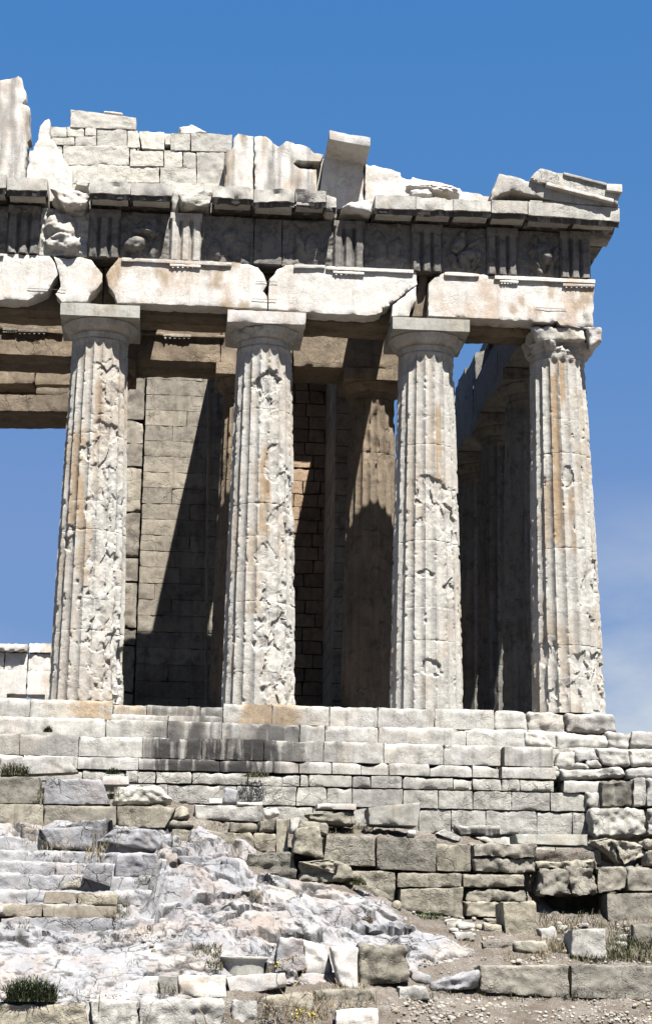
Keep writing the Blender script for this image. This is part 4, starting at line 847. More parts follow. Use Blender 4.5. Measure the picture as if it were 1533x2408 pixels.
for i, (q, Y) in enumerate([([(1222, 65), (1292, 65), (1292, 142), (1226, 145)], -1.75), ([(1296, 20), (1440, 12), (1440, 132), (1294, 136)], -1.95), ([(1445, 2), (1505, 0), (1505, 134), (1446, 134)], -1.9), ([(1508, 0), (1700, 0), (1700, 134), (1509, 134)], -1.95),
                            ([(1238, 150), (1500, 140), (1505, 272), (1262, 276)], -2.1), ([(1506, 142), (1700, 140), (1700, 272), (1510, 270)], -2.05)]):
    mb = MB(); stone(mb, zquad(8, q, Y), 1.2, seg=.045, r=.03, rough=.075 if i in (1, 4, 5) else .04, chip=.14, fs=3.5, seed=540+i, stain=.7 if i == 1 else .1); part('foundation_block', mb, founda if i != 1 else poros, sharp=60)

# ================================================================== THE GROUND (one sheet out to the horizon) AND THE ROCK
XC = [-700, -200, 0, 200, 400, 500, 600, 700, 800, 900, 1000, 1100, 1200, 1300, 1400, 1533, 1750, 2300]
YR = [-1.7, -3.2, -4.2, -4.5, -5.2, -6.0, -7.0, -8.0, -9.0, -10.0, -10.6, -11.0, -12.0]
TB = {  # sheet height at which the ground shows, per depth row
 -1.7: [1850, 1850, 1855, 1860, 1885, 1900, 1915, 1935, 1945, 1950, 1958, 1965, 1990, 2135, 2135, 2000, 1980, 1980],
 -3.2: [1870, 1870, 1875, 1880, 1915, 1935, 1945, 1955, 1962, 1965, 1970, 1972, 2010, 2145, 2145, 2020, 1990, 1990],
 -4.2: [1935, 1935, 1938, 1942, 1945, 1960, 2000, 2035, 2050, 2100, 2140, 2155, 2160, 2150, 2152, 2155, 2155, 2155],
 -4.5: [1945, 1945, 1948, 1950, 1952, 1985, 2035, 2070, 2080, 2125, 2150, 2160, 2165, 2176, 2176, 2165, 2165, 2165],
 -5.2: [1990, 1990, 2000, 2000, 2003, 2020, 2055, 2078, 2090, 2115, 2155, 2168, 2172, 2170, 2172, 2178, 2178, 2178],
 -6.0: [2055, 2055, 2060, 2060, 2045, 2050, 2078, 2100, 2112, 2150, 2180, 2185, 2190, 2190, 2195, 2200, 2200, 2200],
 -7.0: [2155, 2155, 2158, 2158, 2130, 2105, 2120, 2145, 2170, 2195, 2205, 2215, 2215, 2215, 2220, 2222, 2222, 2222],
 -8.0: [2190, 2190, 2195, 2195, 2190, 2175, 2180, 2200, 2225, 2238, 2250, 2262, 2262, 2262, 2265, 2268, 2268, 2268],
 -9.0: [2250, 2250, 2258, 2255, 2240, 2240, 2250, 2270, 2290, 2300, 2328, 2350, 2356, 2358, 2360, 2362, 2362, 2362],
 -10.0: [2315, 2315, 2325, 2320, 2300, 2302, 2318, 2330, 2335, 2345, 2366, 2376, 2382, 2385, 2387, 2388, 2388, 2388],
 -10.6: [2352, 2352, 2355, 2350, 2345, 2350, 2355, 2375, 2385, 2388, 2392, 2395, 2398, 2400, 2402, 2405, 2405, 2405],
 -11.0: [2440, 2440, 2440, 2440, 2440, 2440, 2440, 2430, 2415, 2415, 2415, 2415, 2415, 2418, 2420, 2422, 2422, 2422],
 -12.0: [2490, 2470, 2470, 2468, 2465, 2465, 2468, 2465, 2460, 2458, 2458, 2458, 2458, 2458, 2458, 2458, 2458, 2458]}
gx = np.linspace(-24, 8, 321)
rows = []
for Y in YR:
    pts = np.array([at(x, y, Y) for x, y in zip(XC, TB[Y])]); rows.append(np.interp(gx, pts[:, 0], pts[:, 2]))
rows = np.array(rows)
def XD(X, Y, Z):  # sheet column of a world point (used only to say which side of the slope is bare rock)
    d = np.stack([X-CAM[0], Y-CAM[1], Z-CAM[2]], -1); z = d@np.array(F_); return 766.5+FPX*(d@np.array(R_))/z, 1204-FPX*(d@np.array(U_))/z
def ground_z(X, Y):
    X = np.asarray(X, float); Y = np.asarray(Y, float); ys = np.array(YR[::-1]); rw = rows[::-1]
    fi = np.clip(np.interp(Y, ys, np.arange(len(ys))), 0, len(ys)-1.0001); i = fi.astype(int); f = fi-i
    gi = np.clip((X+24)/.1, 0, 319.999); j = gi.astype(int); g = gi-j
    z = (rw[i, j]*(1-g)+rw[i, j+1]*g)*(1-f) + (rw[i+1, j]*(1-g)+rw[i+1, j+1]*g)*f
    z = np.where(Y < -12, z + (np.minimum(-8.05, z)-z)*sstep(0, 6, -12-Y), z)
    z = np.where(Y < -12, z + (-8.6-z)*sstep(2, 34, -12-Y), z)
    return z
def rock_mask(X, Y, Z):
    x, y = XD(X, Y, Z)
    bx = np.interp(y, [1930, 1950, 1990, 2005, 2060, 2085, 2100, 2130, 2170, 2200, 2225, 2250, 2262, 2275, 2300, 2345, 2420], [420, 470, 560, 585, 600, 760, 850, 900, 930, 1010, 1080, 1110, 1000, 960, 800, 440, 200])
    lo = sstep(30, -10, x-bx)*sstep(1925, 1945, y)
    return lo
xs = np.arange(-17.5, 4.2, .045); ys = np.arange(-1.3, -13.6, -.045)
Xg, Yg = np.meshgrid(xs, ys, indexing='xy'); X = Xg.ravel(); Y = Yg.ravel(); Z = ground_z(X, Y)
P3 = np.stack([X, Y, Z], 1)
Wx = P3 + .35*np.stack([fbm(P3, .9, 3, 60), fbm(P3, .9, 3, 61), fbm(P3, .9, 3, 62)], 1)
rm = rock_mask(X+.3*fbm(P3, 1.4, 3, 63), Y, Z)
# rock-cut steps at the left
xd, yd = XD(X, Y, Z)
stp = sstep(385, 345, xd+14*fbm(P3, 2, 3, 80))*rm
ledges = [(-4.55, 1972), (-4.85, 2003), (-5.3, 2028), (-5.75, 2058), (-6.2, 2093), (-6.6, 2123), (-7.05, 2158)]
lz = [at(180, yv, Yv)[2] for Yv, yv in ledges]; zs_ = np.full(len(X), 99.)
for (Yv, _), zv in zip(ledges, lz):
    e = Yv + .05*fbm(P3, 1.5, 3, 81); zs_ = np.where(Y > e, np.minimum(zs_, 99), zs_)
zz = np.zeros(len(X)); inside = (Y < -4.5) & (Y > -7.45)
edgen = .06*fbm(P3*np.array([1, 0, 0]), 1.7, 4, 81)
cur = np.full(len(X), lz[0]+.25)
for (Yv, _), zv in zip(ledges, lz): cur = cur + 0
for n_ in range(len(ledges)):
    Yv = ledges[n_][0]; nxt = ledges[n_+1][0] if n_+1 < len(ledges) else -7.6
    sel = (Y <= (ledges[n_-1][0] if n_ else -4.45)+edgen) & (Y > Yv+edgen-.0)
    cur = np.where(sel, lz[n_] + .02*fbm(P3, 2, 3, 82) - .13*sstep(.22, 0, Y-Yv-edgen), cur)
sel = Y <= ledges[-1][0]+edgen; cur = np.where(sel, lz[-1]-.38, cur)
stepw = stp*inside
Z2 = Z*(1-stepw)+(cur-.16)*stepw
ends = [392, 436, 385, 382, 372, 285, 545]
for i_, (Yv, _) in enumerate(ledges):
    zb = lz[i_+1]-.06 if i_+1 < len(ledges) else lz[i_]-.42; x1 = at(ends[i_], 2050, Yv)[0]; x0 = -17.4; mbs = MB(); xc = x0; rq = random.Random(40+i_)
    while xc < x1-.2:
        xw = min(x1, xc+rq.uniform(1.6, 3.6))
        stone(mbs, [(xc-.02, Yv, lz[i_]+rq.uniform(-.02, .03)), (xw+.02, Yv, lz[i_]+rq.uniform(-.02, .03)), (xw+.02, Yv-.03, zb), (xc-.02, Yv-.03, zb)], .8, seg=.045, r=.03, rough=.05, chip=.16, fs=2.6, seed=900+i_*9+int(xc*3) % 9, topr=.03, layers=.006, tone=.0); xc = xw
    struct(link_mesh('rock_step', mbs, rock, sharp=55))
# bedding slabs and fractures in the outcrop
wv = .30*np.stack([fbm(P3, 1.3, 3, 60), fbm(P3, 1.3, 3, 61), .6*fbm(P3, 1.3, 3, 62)], 1)
fh1, cdist, cid = facets(P3*np.array([.55, .9, 1.2]), .95, 3, wv); fh2, cd2, ci2 = facets(P3*np.array([.7, 1, 1.5]), 2.7, 5, wv*.7); fh3, cd3, ci3 = facets(P3*np.array([.8, 1, 1.4]), 7.5, 8, wv*.5)
smooth_slab = sstep(2180, 2215, yd)*sstep(560, 430, xd)
amp = rm*(1-.85*stepw)
hN = amp*(1-.70*smooth_slab)*(.10*fbm(P3, .7, 3, 64) + .17*fh1 - .10*sstep(.07, 0, cdist) + .12*fh2 - .04*sstep(.08, 0, cd2)*(ci2 > .5) + .12*fh3 + .02)
per = .62; st_w = Z/per + .75*fbm(P3*np.array([.5, .5, .2]), 1.0, 4, 95) + .10*P3[:, 0] + .5*fh1; st_i = np.floor(st_w); st_f = st_w-st_i
terr = np.where(st_f < .62, st_f*.42, .26+(st_f-.62)/.38*.74) - st_f
hN = hN + .0
ter_z = amp*(1-.9*smooth_slab)*.8*per*terr*sstep(-.45, .0, fbm(P3, .55, 2, 96))
hN = hN + rm*.010*fbm(P3, 9, 3, 68) + rm*stepw*(-.03*sstep(.06, 0, cdist)+.015*fh3+.02*fbm(P3, 3, 3, 69))
hS = (1-rm)*(.06*fbm(P3, 1.1, 4, 70)+.045*fbm(P3, 5, 4, 71))
Zf = Z2 + hN*.9 + hS + ter_z; Yf = Y - hN*.75*(1-.3*stepw)
nx, ny = len(xs), len(ys); V = np.stack([X, Yf, Zf], 1); idx = np.arange(nx*ny).reshape(ny, nx)
Q = np.stack([idx[:-1, :-1], idx[1:, :-1], idx[1:, 1:], idx[:-1, 1:]], -1).reshape(-1, 4)
crack = rm*np.maximum(sstep(.09, .02, cdist), .9*sstep(.08, .01, cd2)*(ci2 > .35))*sstep(-.3, .1, fbm(P3, 1.5, 2, 90))
qm = rm[Q].mean(1) > .5
mb = MB(); 
def sub(Q): 
    u, inv = np.unique(Q, return_inverse=True); return u, inv.reshape(Q.shape)
u, q = sub(Q[qm]); mb.add(V[u], [q], stain=np.maximum(.95*crack[u], .7*sstep(.46, .56, fbm(V[u], 5.2, 4, 34))), tone=np.clip(.9*(ci2[u]-.5)*rm[u], -1, 1), tan=(.5*sstep(.2, .6, fbm(V[u], .7, 3, 33)+.2)*.6)); rock_o = struct(link_mesh('rock_outcrop', mb, rock, sharp=22))
mb = MB(); u, q = sub(Q[~qm]); mb.add(V[u], [q])
# coarse remainder of the same ground sheet, out to the horizon
def frame(x0, x1, y0, y1, X0, X1, Y0, Y1, n=26):
    def grid(ax, ay):
        gx_, gy_ = np.meshgrid(ax, ay, indexing='xy'); X = gx_.ravel(); Y = gy_.ravel(); Z = ground_z(np.clip(X, -23, 7), np.minimum(Y, -1.7)) - .03
        far = sstep(-1, 12, Y); Z = Z*(1-far) + (-2.3)*far
        drop = sstep(120, 400, np.maximum(np.abs(X+10), np.abs(Y))); Z = Z - drop*60
        a, b = len(ax), len(ay); i = np.arange(a*b).reshape(b, a); mb.add(np.stack([X, Y, Z], 1), [np.stack([i[:-1, :-1], i[:-1, 1:], i[1:, 1:], i[1:, :-1]], -1).reshape(-1, 4)])
    sp = lambda a, b, k: np.sign(b-a)*np.geomspace(1, abs(b-a)+1, k)-np.sign(b-a)+a
    ax = np.concatenate([sp(x0, X0, n)[::-1][:-1], np.linspace(x0, x1, 40), sp(x1, X1, n)[1:]])
    grid(ax, sp(y1, Y1, n)); grid(ax, sp(y0, Y0, n)[::-1]); ym = np.linspace(y0, y1, 30)
    grid(sp(x0, X0, n)[::-1], ym); grid(sp(x1, X1, n), ym)
frame(xs[0], xs[-1], ys[-1], ys[0], -2500, 2500, -2500, 2500)
struct(link_mesh('ground', mb, soil, sharp=75))

# ================================================================== LOOSE BLOCKS AND LOW WALLS
def on_ground(xD, yD, tries=14):
    """walk down the sight line until it meets the ground"""
    p = None
    for Yv in np.arange(-12.9, -1.7, .06):
        q = at(xD, yD, Yv)
        if q[2] <= ground_z(np.array([q[0]]), np.array([Yv]))[0]+.01: return q
    return None
def blk(name, k, quad, Y, dep, mat, label=None, cat='stone block', group=None, parent=None, r=.03, rough=.03, chip=.08, fs=3., seg=.045, layers=0., seed=None, **attr):
    attr.setdefault('topr', .025); r = r*.6 if r < .06 else r; chip *= 1.25
    if len(quad) == 4 and not hasattr(quad[0], '__len__'):
        x0, y0, x1, y1 = quad; quad = [(x0, y0), (x1, y0), (x1, y1), (x0, y1)]
    if parent is None and label and not any(w in label for w in ('standing on', 'on top', 'resting', 'perched', 'carrying', 'bridging', 'under the thin', 'far left', 'left edge', 'in the shade')):
        bx_, by_ = z2(k, (quad[2][0]+quad[3][0])/2, max(quad[2][1], quad[3][1]))
        if 2100 < by_ < 2400:      # seat the block on the slope where its foot is
            g_ = on_ground(bx_, by_-4)
            if g_ and abs(g_[1]-Y) < 3: Y = g_[1]-.04
    mb = MB(); c = zquad(k, quad, Y); stone(mb, c, dep, seg=seg, r=r, rough=rough, chip=chip, fs=fs, layers=layers, seed=seed, **attr)
    if parent is not None:
        o = link_mesh(name, mb, mat, parent, sharp=60)
        if label: o['label'] = label
        return o
    loc = ((c[2][0]+c[3][0])/2, Y+dep/2, min(c[2][2], c[3][2])); o = link_mesh(name, mb, mat, loc=loc, sharp=60)
    return tag(o, label, cat, group)
G1 = 'ancient blocks lying loose on the slope'
# --- left terrace wall
w1 = empty('terrace_wall', atz(7, 400, 235, -4.1), 'low ashlar terrace wall in two courses at the left, below the temple steps', 'wall')
for i, (q, Y, m, rg) in enumerate([((-260, -6, -64, 122), -3.92, poros, .03), ((-60, -4, 188, 121), -3.9, poros, .03), ([(214, 0), (480, 6), (522, 124), (206, 124)], -3.88, rock, .025),
        ((-300, 123, -64, 222), -4.1, poros_warm, .02), ((-60, 123, 205, 222), -4.1, poros_warm, .02), ([(209, 129), (549, 133), (549, 234), (209, 226)], -4.12, poros_warm, .02), ([(553, 133), (835, 137), (775, 236), (553, 236)], -4.1, poros_warm, .02)]):
    blk('wall_block', 7, q, Y, .9, m, parent=w1, rough=rg, chip=.08, seed=600+i, r=.02)
blk('boulder', 7, [(560, 42), (745, 34), (826, 112), (528, 131)], -3.8, .9, founda, 'grey rounded boulder at the right end of the left terrace wall', 'boulder', r=.16, rough=.08, chip=.1, seed=611)
blk('boulder', 7, [(790, 150), (880, 128), (905, 190), (780, 215)], -3.95, .7, poros_warm, 'pale knobbly boulder between the left terrace wall and the thin marble slab', 'boulder', r=.12, rough=.09, chip=.1, seed=612)
blk('boulder', 7, [(770, 200), (912, 198), (918, 232), (765, 238)], -4.0, .6, poros, 'small flat boulder under the pale knobbly one', 'boulder', r=.06, rough=.05, seed=613)
blk('marble_slab', 5, [(0, 1004), (312, 1004), (372, 1076), (0, 1090)], -2.6, .6, marble_step, 'long white slab with a slanting right end under the steps at far left', 'slab', r=.015, rough=.015, chip=.05, seed=614)
blk('marble_slab', 5, [(480, 1092), (606, 1096), (608, 1134), (484, 1136)], -2.7, .6, marble_white, 'flat white slab just right of the bluish wall block', 'slab', r=.02, rough=.015, seed=615)
# --- stones on the terrace in front of the foundation
blk('limestone_block', 7, [(917, 128), (1238, 134), (1240, 205), (916, 200)], -3.1, .8, founda, 'thin grey slab stained black, left of the white lump', 'slab', G1, r=.03, rough=.04, seed=620, stain=lambda V: .8*sstep(.0, .3, fbm(V, 1.6, 2, 8)))
blk('limestone_block', 7, [(1058, 46), (1112, 44), (1126, 70), (1110, 125), (1050, 123)][0:1] + [(1124, 58), (1112, 125), (1048, 122)], -2.6, .35, rock, 'small upright bluish block standing on the grey slab', 'stone block', G1, r=.05, rough=.04, seed=621)
blk('stone_slab', 7, (985, 97, 1046, 121), -2.75, .3, marble_white, 'small pale brick sized stone left of the upright bluish block', 'stone', G1, r=.02, rough=.015, seed=622)
blk('stone_slab', 7, (1116, 114, 1236, 131), -2.9, .5, marble_white, 'thin white plate right of the upright bluish block', 'slab', G1, r=.02, rough=.012, seed=623)
blk('stone', 7, [(1240, 145), (1300, 138), (1320, 175), (1245, 196)], -3.2, .4, marble_white, 'lumpy white stone right of the stained grey slab', 'stone', G1, r=.10, rough=.06, seed=624)
blk('marble_slab', 7, [(1492, 121), (1676, 122), (1676, 152), (1490, 146)], -3.0, .7, marble_white, 'thin white slab resting on dark layered stone near a green tuft', 'slab', G1, r=.02, rough=.015, seed=625)
blk('layered_stone', 7, [(1440, 168), (1530, 148), (1665, 160), (1672, 214), (1500, 206)][0:1]+[(1670, 156), (1672, 214), (1480, 206)], -2.95, .8, dark_layer, 'dark layered stone under the thin white slab', 'stone', G1, r=.05, rough=.05, layers=.05, seed=626)
blk('marble_block', 8, [(198, 140), (240, 108), (450, 114), (430, 228)][0:1]+[(452, 112), (430, 228), (204, 218)], -3.3, .9, marble_new, 'large smooth cream marble block in front of the foundation', 'marble block', G1, r=.02, rough=.02, chip=.10, seed=627)
blk('stone', 8, (383, 247, 424, 276), -3.4, .3, marble_white, 'fist sized white stone below the large cream block', 'stone', G1, r=.06, rough=.03, seed=628)
blk('stone_slab', 8, [(512, 262), (560, 240), (640, 278), (632, 304)], -3.3, .5, founda, 'sloping pointed slab left of the flat white topped slab', 'slab', G1, r=.04, rough=.04, seed=629)
blk('stone_slab', 8, [(602, 222), (818, 224), (822, 276), (630, 268)], -3.1, .6, founda, 'flat slab with a sunlit white top and dark front, mid terrace', 'slab', G1, r=.03, rough=.04, chip=.1, seed=630, stain=lambda V: .9*sstep(.12, .05, V[:, 2]-V[:, 2].min()-.1))  # darker from below the top edge down to the foot
ls = blk('marble_slab', 8, [(890, 264), (1228, 266), (1228, 320), (895, 312)], -3.4, .8, marble_new, 'long white slab bridging a hollow above dry grass', 'slab', G1, r=.015, rough=.015, chip=.08, seed=631)
# --- middle terrace wall of big limestone blocks
w2 = empty('terrace_wall', atz(8, 300, 660, -4.3), 'tall rough limestone terrace wall in the middle and right, with a dark hollow', 'wall')
MID = [
 (7, [(812, 240), (1060, 250), (1104, 300), (1100, 362), (806, 358)][0:1]+[(1098, 258), (1104, 362), (806, 358)], -4.3, poros_warm, .05), (7, [(1085, 256), (1192, 258), (1202, 350), (1106, 355)], -4.25, poros_warm, .05), (7, [(1190, 260), (1300, 262), (1300, 352), (1205, 350)], -4.2, poros_warm, .04),
 (7, (1300, 196, 1356, 354), -4.15, poros_warm, .025), (7, (1080, 210, 1212, 256), -4.0, poros_warm, .04), (7, [(1222, 202), (1298, 196), (1300, 260), (1216, 260)], -4.0, poros_warm, .04),
 (7, [(1168, 362), (1380, 358), (1388, 480), (1158, 482)], -4.7, dark_layer, .06),
 (7, [(1412, 402), (1536, 394), (1650, 440), (1655, 482), (1410, 480)][0:1]+[(1640, 410), (1655, 482), (1410, 480)], -4.75, dark_layer, .06),
 (8, [(0, 268), (230, 274), (230, 416), (-10, 408)], -4.3, poros, .03), (8, [(238, 274), (500, 286), (522, 300), (516, 442), (240, 430)][0:1]+[(520, 290), (516, 442), (240, 430)], -4.35, poros, .025), (8, [(508, 312), (682, 314), (680, 442), (520, 440)], -4.15, poros_warm, .03),
 (8, [(692, 306), (985, 312), (985, 375), (694, 372)], -4.3, poros, .08), (8, [(694, 374), (985, 378), (985, 446), (694, 442)], -4.25, poros, .07),
 (8, [(60, 432), (330, 444), (322, 582), (150, 560)], -4.45, poros_warm, .04), (8, [(336, 448), (640, 450), (640, 516), (336, 514)], -4.45, poros_warm, .03), (8, [(644, 452), (928, 454), (936, 512), (644, 516)], -4.45, poros_warm, .04),
 (8, [(346, 520), (645, 516), (645, 662), (350, 620)], -4.6, poros_warm, .03), (8, [(652, 528), (850, 536), (932, 524), (938, 580), (654, 578)][0:1]+[(930, 526), (938, 580), (654, 578)], -4.4, poros_warm, .09),
 (8, [(655, 582), (832, 584), (832, 660), (656, 652)], -4.6, poros_warm, .05), (8, [(828, 584), (988, 580), (990, 764), (845, 758)], -6.3, poros_warm, .03),
 (8, [(1002, 424), (1140, 420), (1150, 548), (1004, 550)], -4.3, poros, .09), (8, [(1130, 416), (1262, 424), (1278, 546), (1150, 548)], -4.25, poros, .10),
 (8, [(1274, 420), (1414, 418), (1412, 528), (1282, 540)], -4.2, poros, .07), (8, [(1420, 420), (1720, 420), (1720, 532), (1418, 534)], -4.25, poros, .05),
 (8, [(1320, 545), (1720, 540), (1720, 680), (1326, 696)], -4.45, poros, .03), (8, [(1435, 694), (1720, 690), (1720, 810), (1450, 806)], -4.6, poros, .05)]
for i, (k, q, Y, m, rg) in enumerate(MID): blk('wall_block', k, q, Y, 1.0, m, parent=w2, rough=rg, r=.03, chip=.05+rg, seed=640+i, layers=.045 if m is dark_layer else 0.0, fs=3.4)
for i, (q, rg) in enumerate([([(1242, 292), (1330, 280), (1402, 330), (1390, 414)], .12), ([(1340, 290), (1470, 300), (1520, 360), (1400, 412)], .12), ([(1500, 288), (1640, 292), (1640, 340), (1502, 336)], .06), ([(1500, 335), (1660, 338), (1660, 414), (1502, 412)], .07)]):
    blk('rubble_block', 8, q, -3.9-.1*i, .9, poros, parent=w2, rough=rg, r=.08, chip=.12, seed=680+i)
# earth and rubble packed above the hollow, and the hollow's back
blk('packed_earth', 8, [(975, 340), (1290, 335), (1300, 412), (985, 412)], -3.75, 2.3, soil, parent=w2, rough=.08, r=.06, chip=.1, seed=691)
blk('packed_rubble', 8, [(985, 395), (1260, 390), (1290, 425), (990, 430)], -4.05, 1.6, poros_warm, parent=w2, rough=.1, r=.05, chip=.1, seed=690)
mb = MB(); a_ = atz(8, 985, 430, -3.2); b_2 = atz(8, 1335, 720, -3.2); stone(mb, rect(a_[0]-.6, b_2[0]+.6, b_2[2]-.2, a_[2], -2.6), .5, seg=.12, r=.05, rough=.1); link_mesh('hollow_back', mb, dark_layer, w2)  # dark stone colour stands in for the deep shade of the hollow
mb = MB(); a_ = atz(8, 330, 440, -3.5); b_2 = atz(8, 1000, 700, -3.5); stone(mb, rect(a_[0], b_2[0], b_2[2], a_[2], -3.65), .5, seg=.12, r=.05, rough=.1)
a_ = atz(7, 1100, 350, -3.9); b_2 = atz(7, 1500, 470, -3.9); stone(mb, rect(a_[0], b_2[0], b_2[2], a_[2], -4.0), .4, seg=.12, r=.05, rough=.1); link_mesh('wall_core', mb, dark_layer, w2)
# --- leaning blocks at the joint of the two walls
blk('limestone_block', 7, [(1392, 236), (1506, 222), (1524, 384), (1378, 350)], -4.9, .8, poros_warm, 'tilted squarish limestone block leaning in the gap of the terrace wall', 'stone block', r=.05, rough=.05, chip=.08, seed=700)
blk('limestone_block', 7, [(1416, 188), (1545, 214), (1548, 270), (1400, 240)], -4.6, .8, poros_warm, 'cracked block perched on top of the tilted squarish one', 'stone block', r=.06, rough=.05, chip=.1, seed=701)
blk('limestone_block', 7, [(1362, 188), (1412, 184), (1400, 258), (1364, 258)], -4.5, .5, founda, 'narrow white upright stone left of the cracked perched block', 'stone block', r=.04, rough=.04, seed=702)
blk('stone', 8, [(-130, 396), (20, 382), (64, 400), (40, 452)], -4.9, .5, poros_warm, 'flattish stone at the top edge of the bare rock under the wall', 'stone', r=.07, rough=.05, seed=703)
# --- rubble at the wall foot
for q, Y, lab, m in [((312, 577, 354, 630), -4.9, 'small upright tan stone wedged left of the lowest wall course', poros_warm), ((618, 682, 704, 720), -5.3, 'flat pink grey stone at the foot of the middle wall', founda), ([(708, 690), (742, 688), (744, 726), (706, 722)], -5.4, 'small yellowish stone at the foot of the middle wall', poros_warm),
        ([(738, 680), (828, 688), (832, 736), (742, 728)], -5.2, 'rounded ochre stone beside the upright pier block', poros_warm), ([(748, 660), (832, 662), (830, 684), (750, 680)], -4.9, 'thin tan stone above the rounded ochre one', poros_warm),
        ([(1372, 738), (1432, 736), (1432, 770), (1376, 772)], -5.2, 'pale cobble right of the squarish white block', founda), ([(1368, 770), (1425, 772), (1420, 806), (1376, 806)], -5.4, 'lower cobble right of the squarish white block', founda)]:
    blk('stone', 8, q, Y, .35, m, lab, 'stone', r=.06, rough=.04, seed=int(Y*-100)+hash(len(lab)) % 50)
blk('limestone_block', 8, [(730, 770), (880, 768), (880, 806), (738, 800)], -6.3, .5, poros, 'low grey block half buried in dry grass, left of a longer one', 'stone block', r=.04, rough=.04, seed=710)
blk('limestone_block', 8, [(884, 768), (1040, 768), (1058, 832), (890, 826)], -6.35, .5, poros, 'longer rounded grey block half buried in dry grass', 'stone block', r=.06, rough=.05, seed=711)
blk('marble_block', 8, [(1156, 712), (1314, 708), (1320, 862), (1150, 840)], -6.0, .8, founda, 'squarish white block standing in front of the dark hollow', 'stone block', r=.03, rough=.03, seed=712)
for i, (q, Y, lab) in enumerate([([(560, 668), (640, 660), (652, 700), (566, 706)], -5.25, 'angular pale stone at the left end of the rubble below the middle wall'), ([(600, 722), (690, 724), (700, 762), (610, 768)], -5.8, 'flat pale stone lying on the path below the middle wall'),
        ([(1000, 708), (1075, 700), (1092, 760), (1008, 768)], -5.5, 'grey broken stone in the grass right of the upright pier block'), ([(1085, 690), (1140, 694), (1138, 730), (1090, 734)], -5.3, 'small pale stone left of the squarish white block'),
        ([(1180, 686), (1240, 682), (1236, 706), (1186, 708)], -5.6, 'thin pale chip lying on top of the squarish white block'), ([(1440, 690), (1533, 694), (1560, 780), (1450, 790)], -5.6, 'rough grey block at the right edge in tall grass')]):
    blk('stone', 8, q, Y, .4, founda if i != 5 else poros, lab, 'stone', r=.05, rough=.05, chip=.1, seed=780+i)
# --- left rock field: squared loose stones
blk('limestone_block', 7, [(410, 404), (528, 406), (522, 510), (402, 505)][0:1]+[(532, 406), (520, 512), (384, 470)], -6.02, .6, rock, 'bluish squared block resting beside the rock cut steps', 'stone block', r=.03, rough=.02, seed=713)
blk('stone', 7, [(300, 492), (370, 470), (396, 520), (285, 528)], -5.9, .5, poros, 'grey brown rounded stone left of the bluish squared block', 'stone', r=.08, rough=.05, seed=714)
w3 = empty('step_masonry', atz(7, 300, 665, -6.7), 'two courses of brown limestone laid in the rock cut steps', 'masonry')
for i, (q, Y, m) in enumerate([([(210, 532), (362, 540), (362, 598), (205, 590)], -6.55, wallstone), ([(366, 540), (560, 545), (556, 606), (366, 600)], -6.6, poros_warm), ([(-140, 590), (200, 595), (198, 655), (-140, 650)], -6.95, wallstone), ([(202, 597), (552, 606), (545, 668), (200, 656)], -6.97, wallstone)]):
    blk('wall_block', 7, q, Y, .8, m, parent=w3, rough=.02, r=.02, chip=.05, seed=720+i)
for i, (q, Y, lab) in enumerate([([(180, 236), (440, 232), (436, 345), (240, 330)], -4.8, None), ([(455, 300), (540, 240), (735, 244), (800, 355)], -4.72, None), ([(548, 360), (735, 360), (805, 476), (540, 470)], -5.4, None), ([(790, 366), (960, 366), (1030, 470), (812, 478)], -5.3, None), ([(1040, 386), (1120, 388), (1140, 480), (1050, 470)], -5.35, None), ([(640, 520), (745, 560), (740, 640), (625, 640)], -6.2, None),
      ([(870, 650), (1000, 640), (980, 750), (880, 750)], -7.1, None), ([(1010, 640), (1190, 650), (1230, 740), (1010, 745)], -7.0, None)]):
    mb = MB(); stone(mb, zquad(7, q, Y), 1.0, seg=.04, r=.05, rough=.05, chip=.10, fs=2.4, seed=730+i, layers=.01); struct(link_mesh('rock_ledge', mb, rock, sharp=70))
# --- foreground stones
blk('marble_block', 7, [(1312, 748), (1425, 758), (1445, 905), (1290, 920)], -9.6, .7, rock, 'leaning white veined slab behind the upturned drum', 'stone block', r=.04, rough=.05, chip=.1, seed=740)
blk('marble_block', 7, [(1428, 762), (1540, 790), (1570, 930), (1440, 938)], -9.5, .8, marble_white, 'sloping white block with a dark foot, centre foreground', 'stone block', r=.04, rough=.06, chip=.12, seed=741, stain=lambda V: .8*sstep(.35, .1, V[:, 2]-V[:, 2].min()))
blk('marble_block', 8, [(18, 792), (152, 800), (150, 996), (66, 988)], -9.9, .5, marble_white, 'upright white marble stump with a shaded left side', 'stone block', r=.04, rough=.04, seed=742)
blk('limestone_block', 8, [(158, 778), (370, 780), (402, 985), (156, 992)][0:1]+[(386, 790), (402, 960), (156, 990)], -9.75, .8, poros_warm, 'big pitted tan block beside the white marble stump', 'stone block', r=.07, rough=.07, chip=.1, seed=743)
blk('limestone_block', 8, [(345, 985), (470, 978), (492, 1048), (352, 1056)], -10.1, .6, founda, 'pale cracked block under the big pitted tan block', 'stone block', r=.05, rough=.05, seed=744)
blk('stone_slab', 8, [(400, 900), (500, 930), (498, 975), (402, 965)], -9.6, .5, rock, 'small tilted white stone right of the big pitted tan block', 'stone', r=.05, rough=.05, seed=745)
rl = MB(); stone(rl, zquad(8, [(480, 968), (720, 905), (724, 985), (505, 1010)], -9.0), .9, seg=.045, r=.08, rough=.09, chip=.1, seed=746); struct(link_mesh('rock_ledge', rl, rock, sharp=70))
GC = 'broken white slabs laid end to end in the foreground'
blk('marble_slab', 7, [(680, 934), (746, 936), (748, 1026), (636, 1020)], -10.35, .5, marble_white, 'first slab of the foreground row, cut slantwise at its left end', 'slab', GC, r=.02, rough=.02, seed=750)
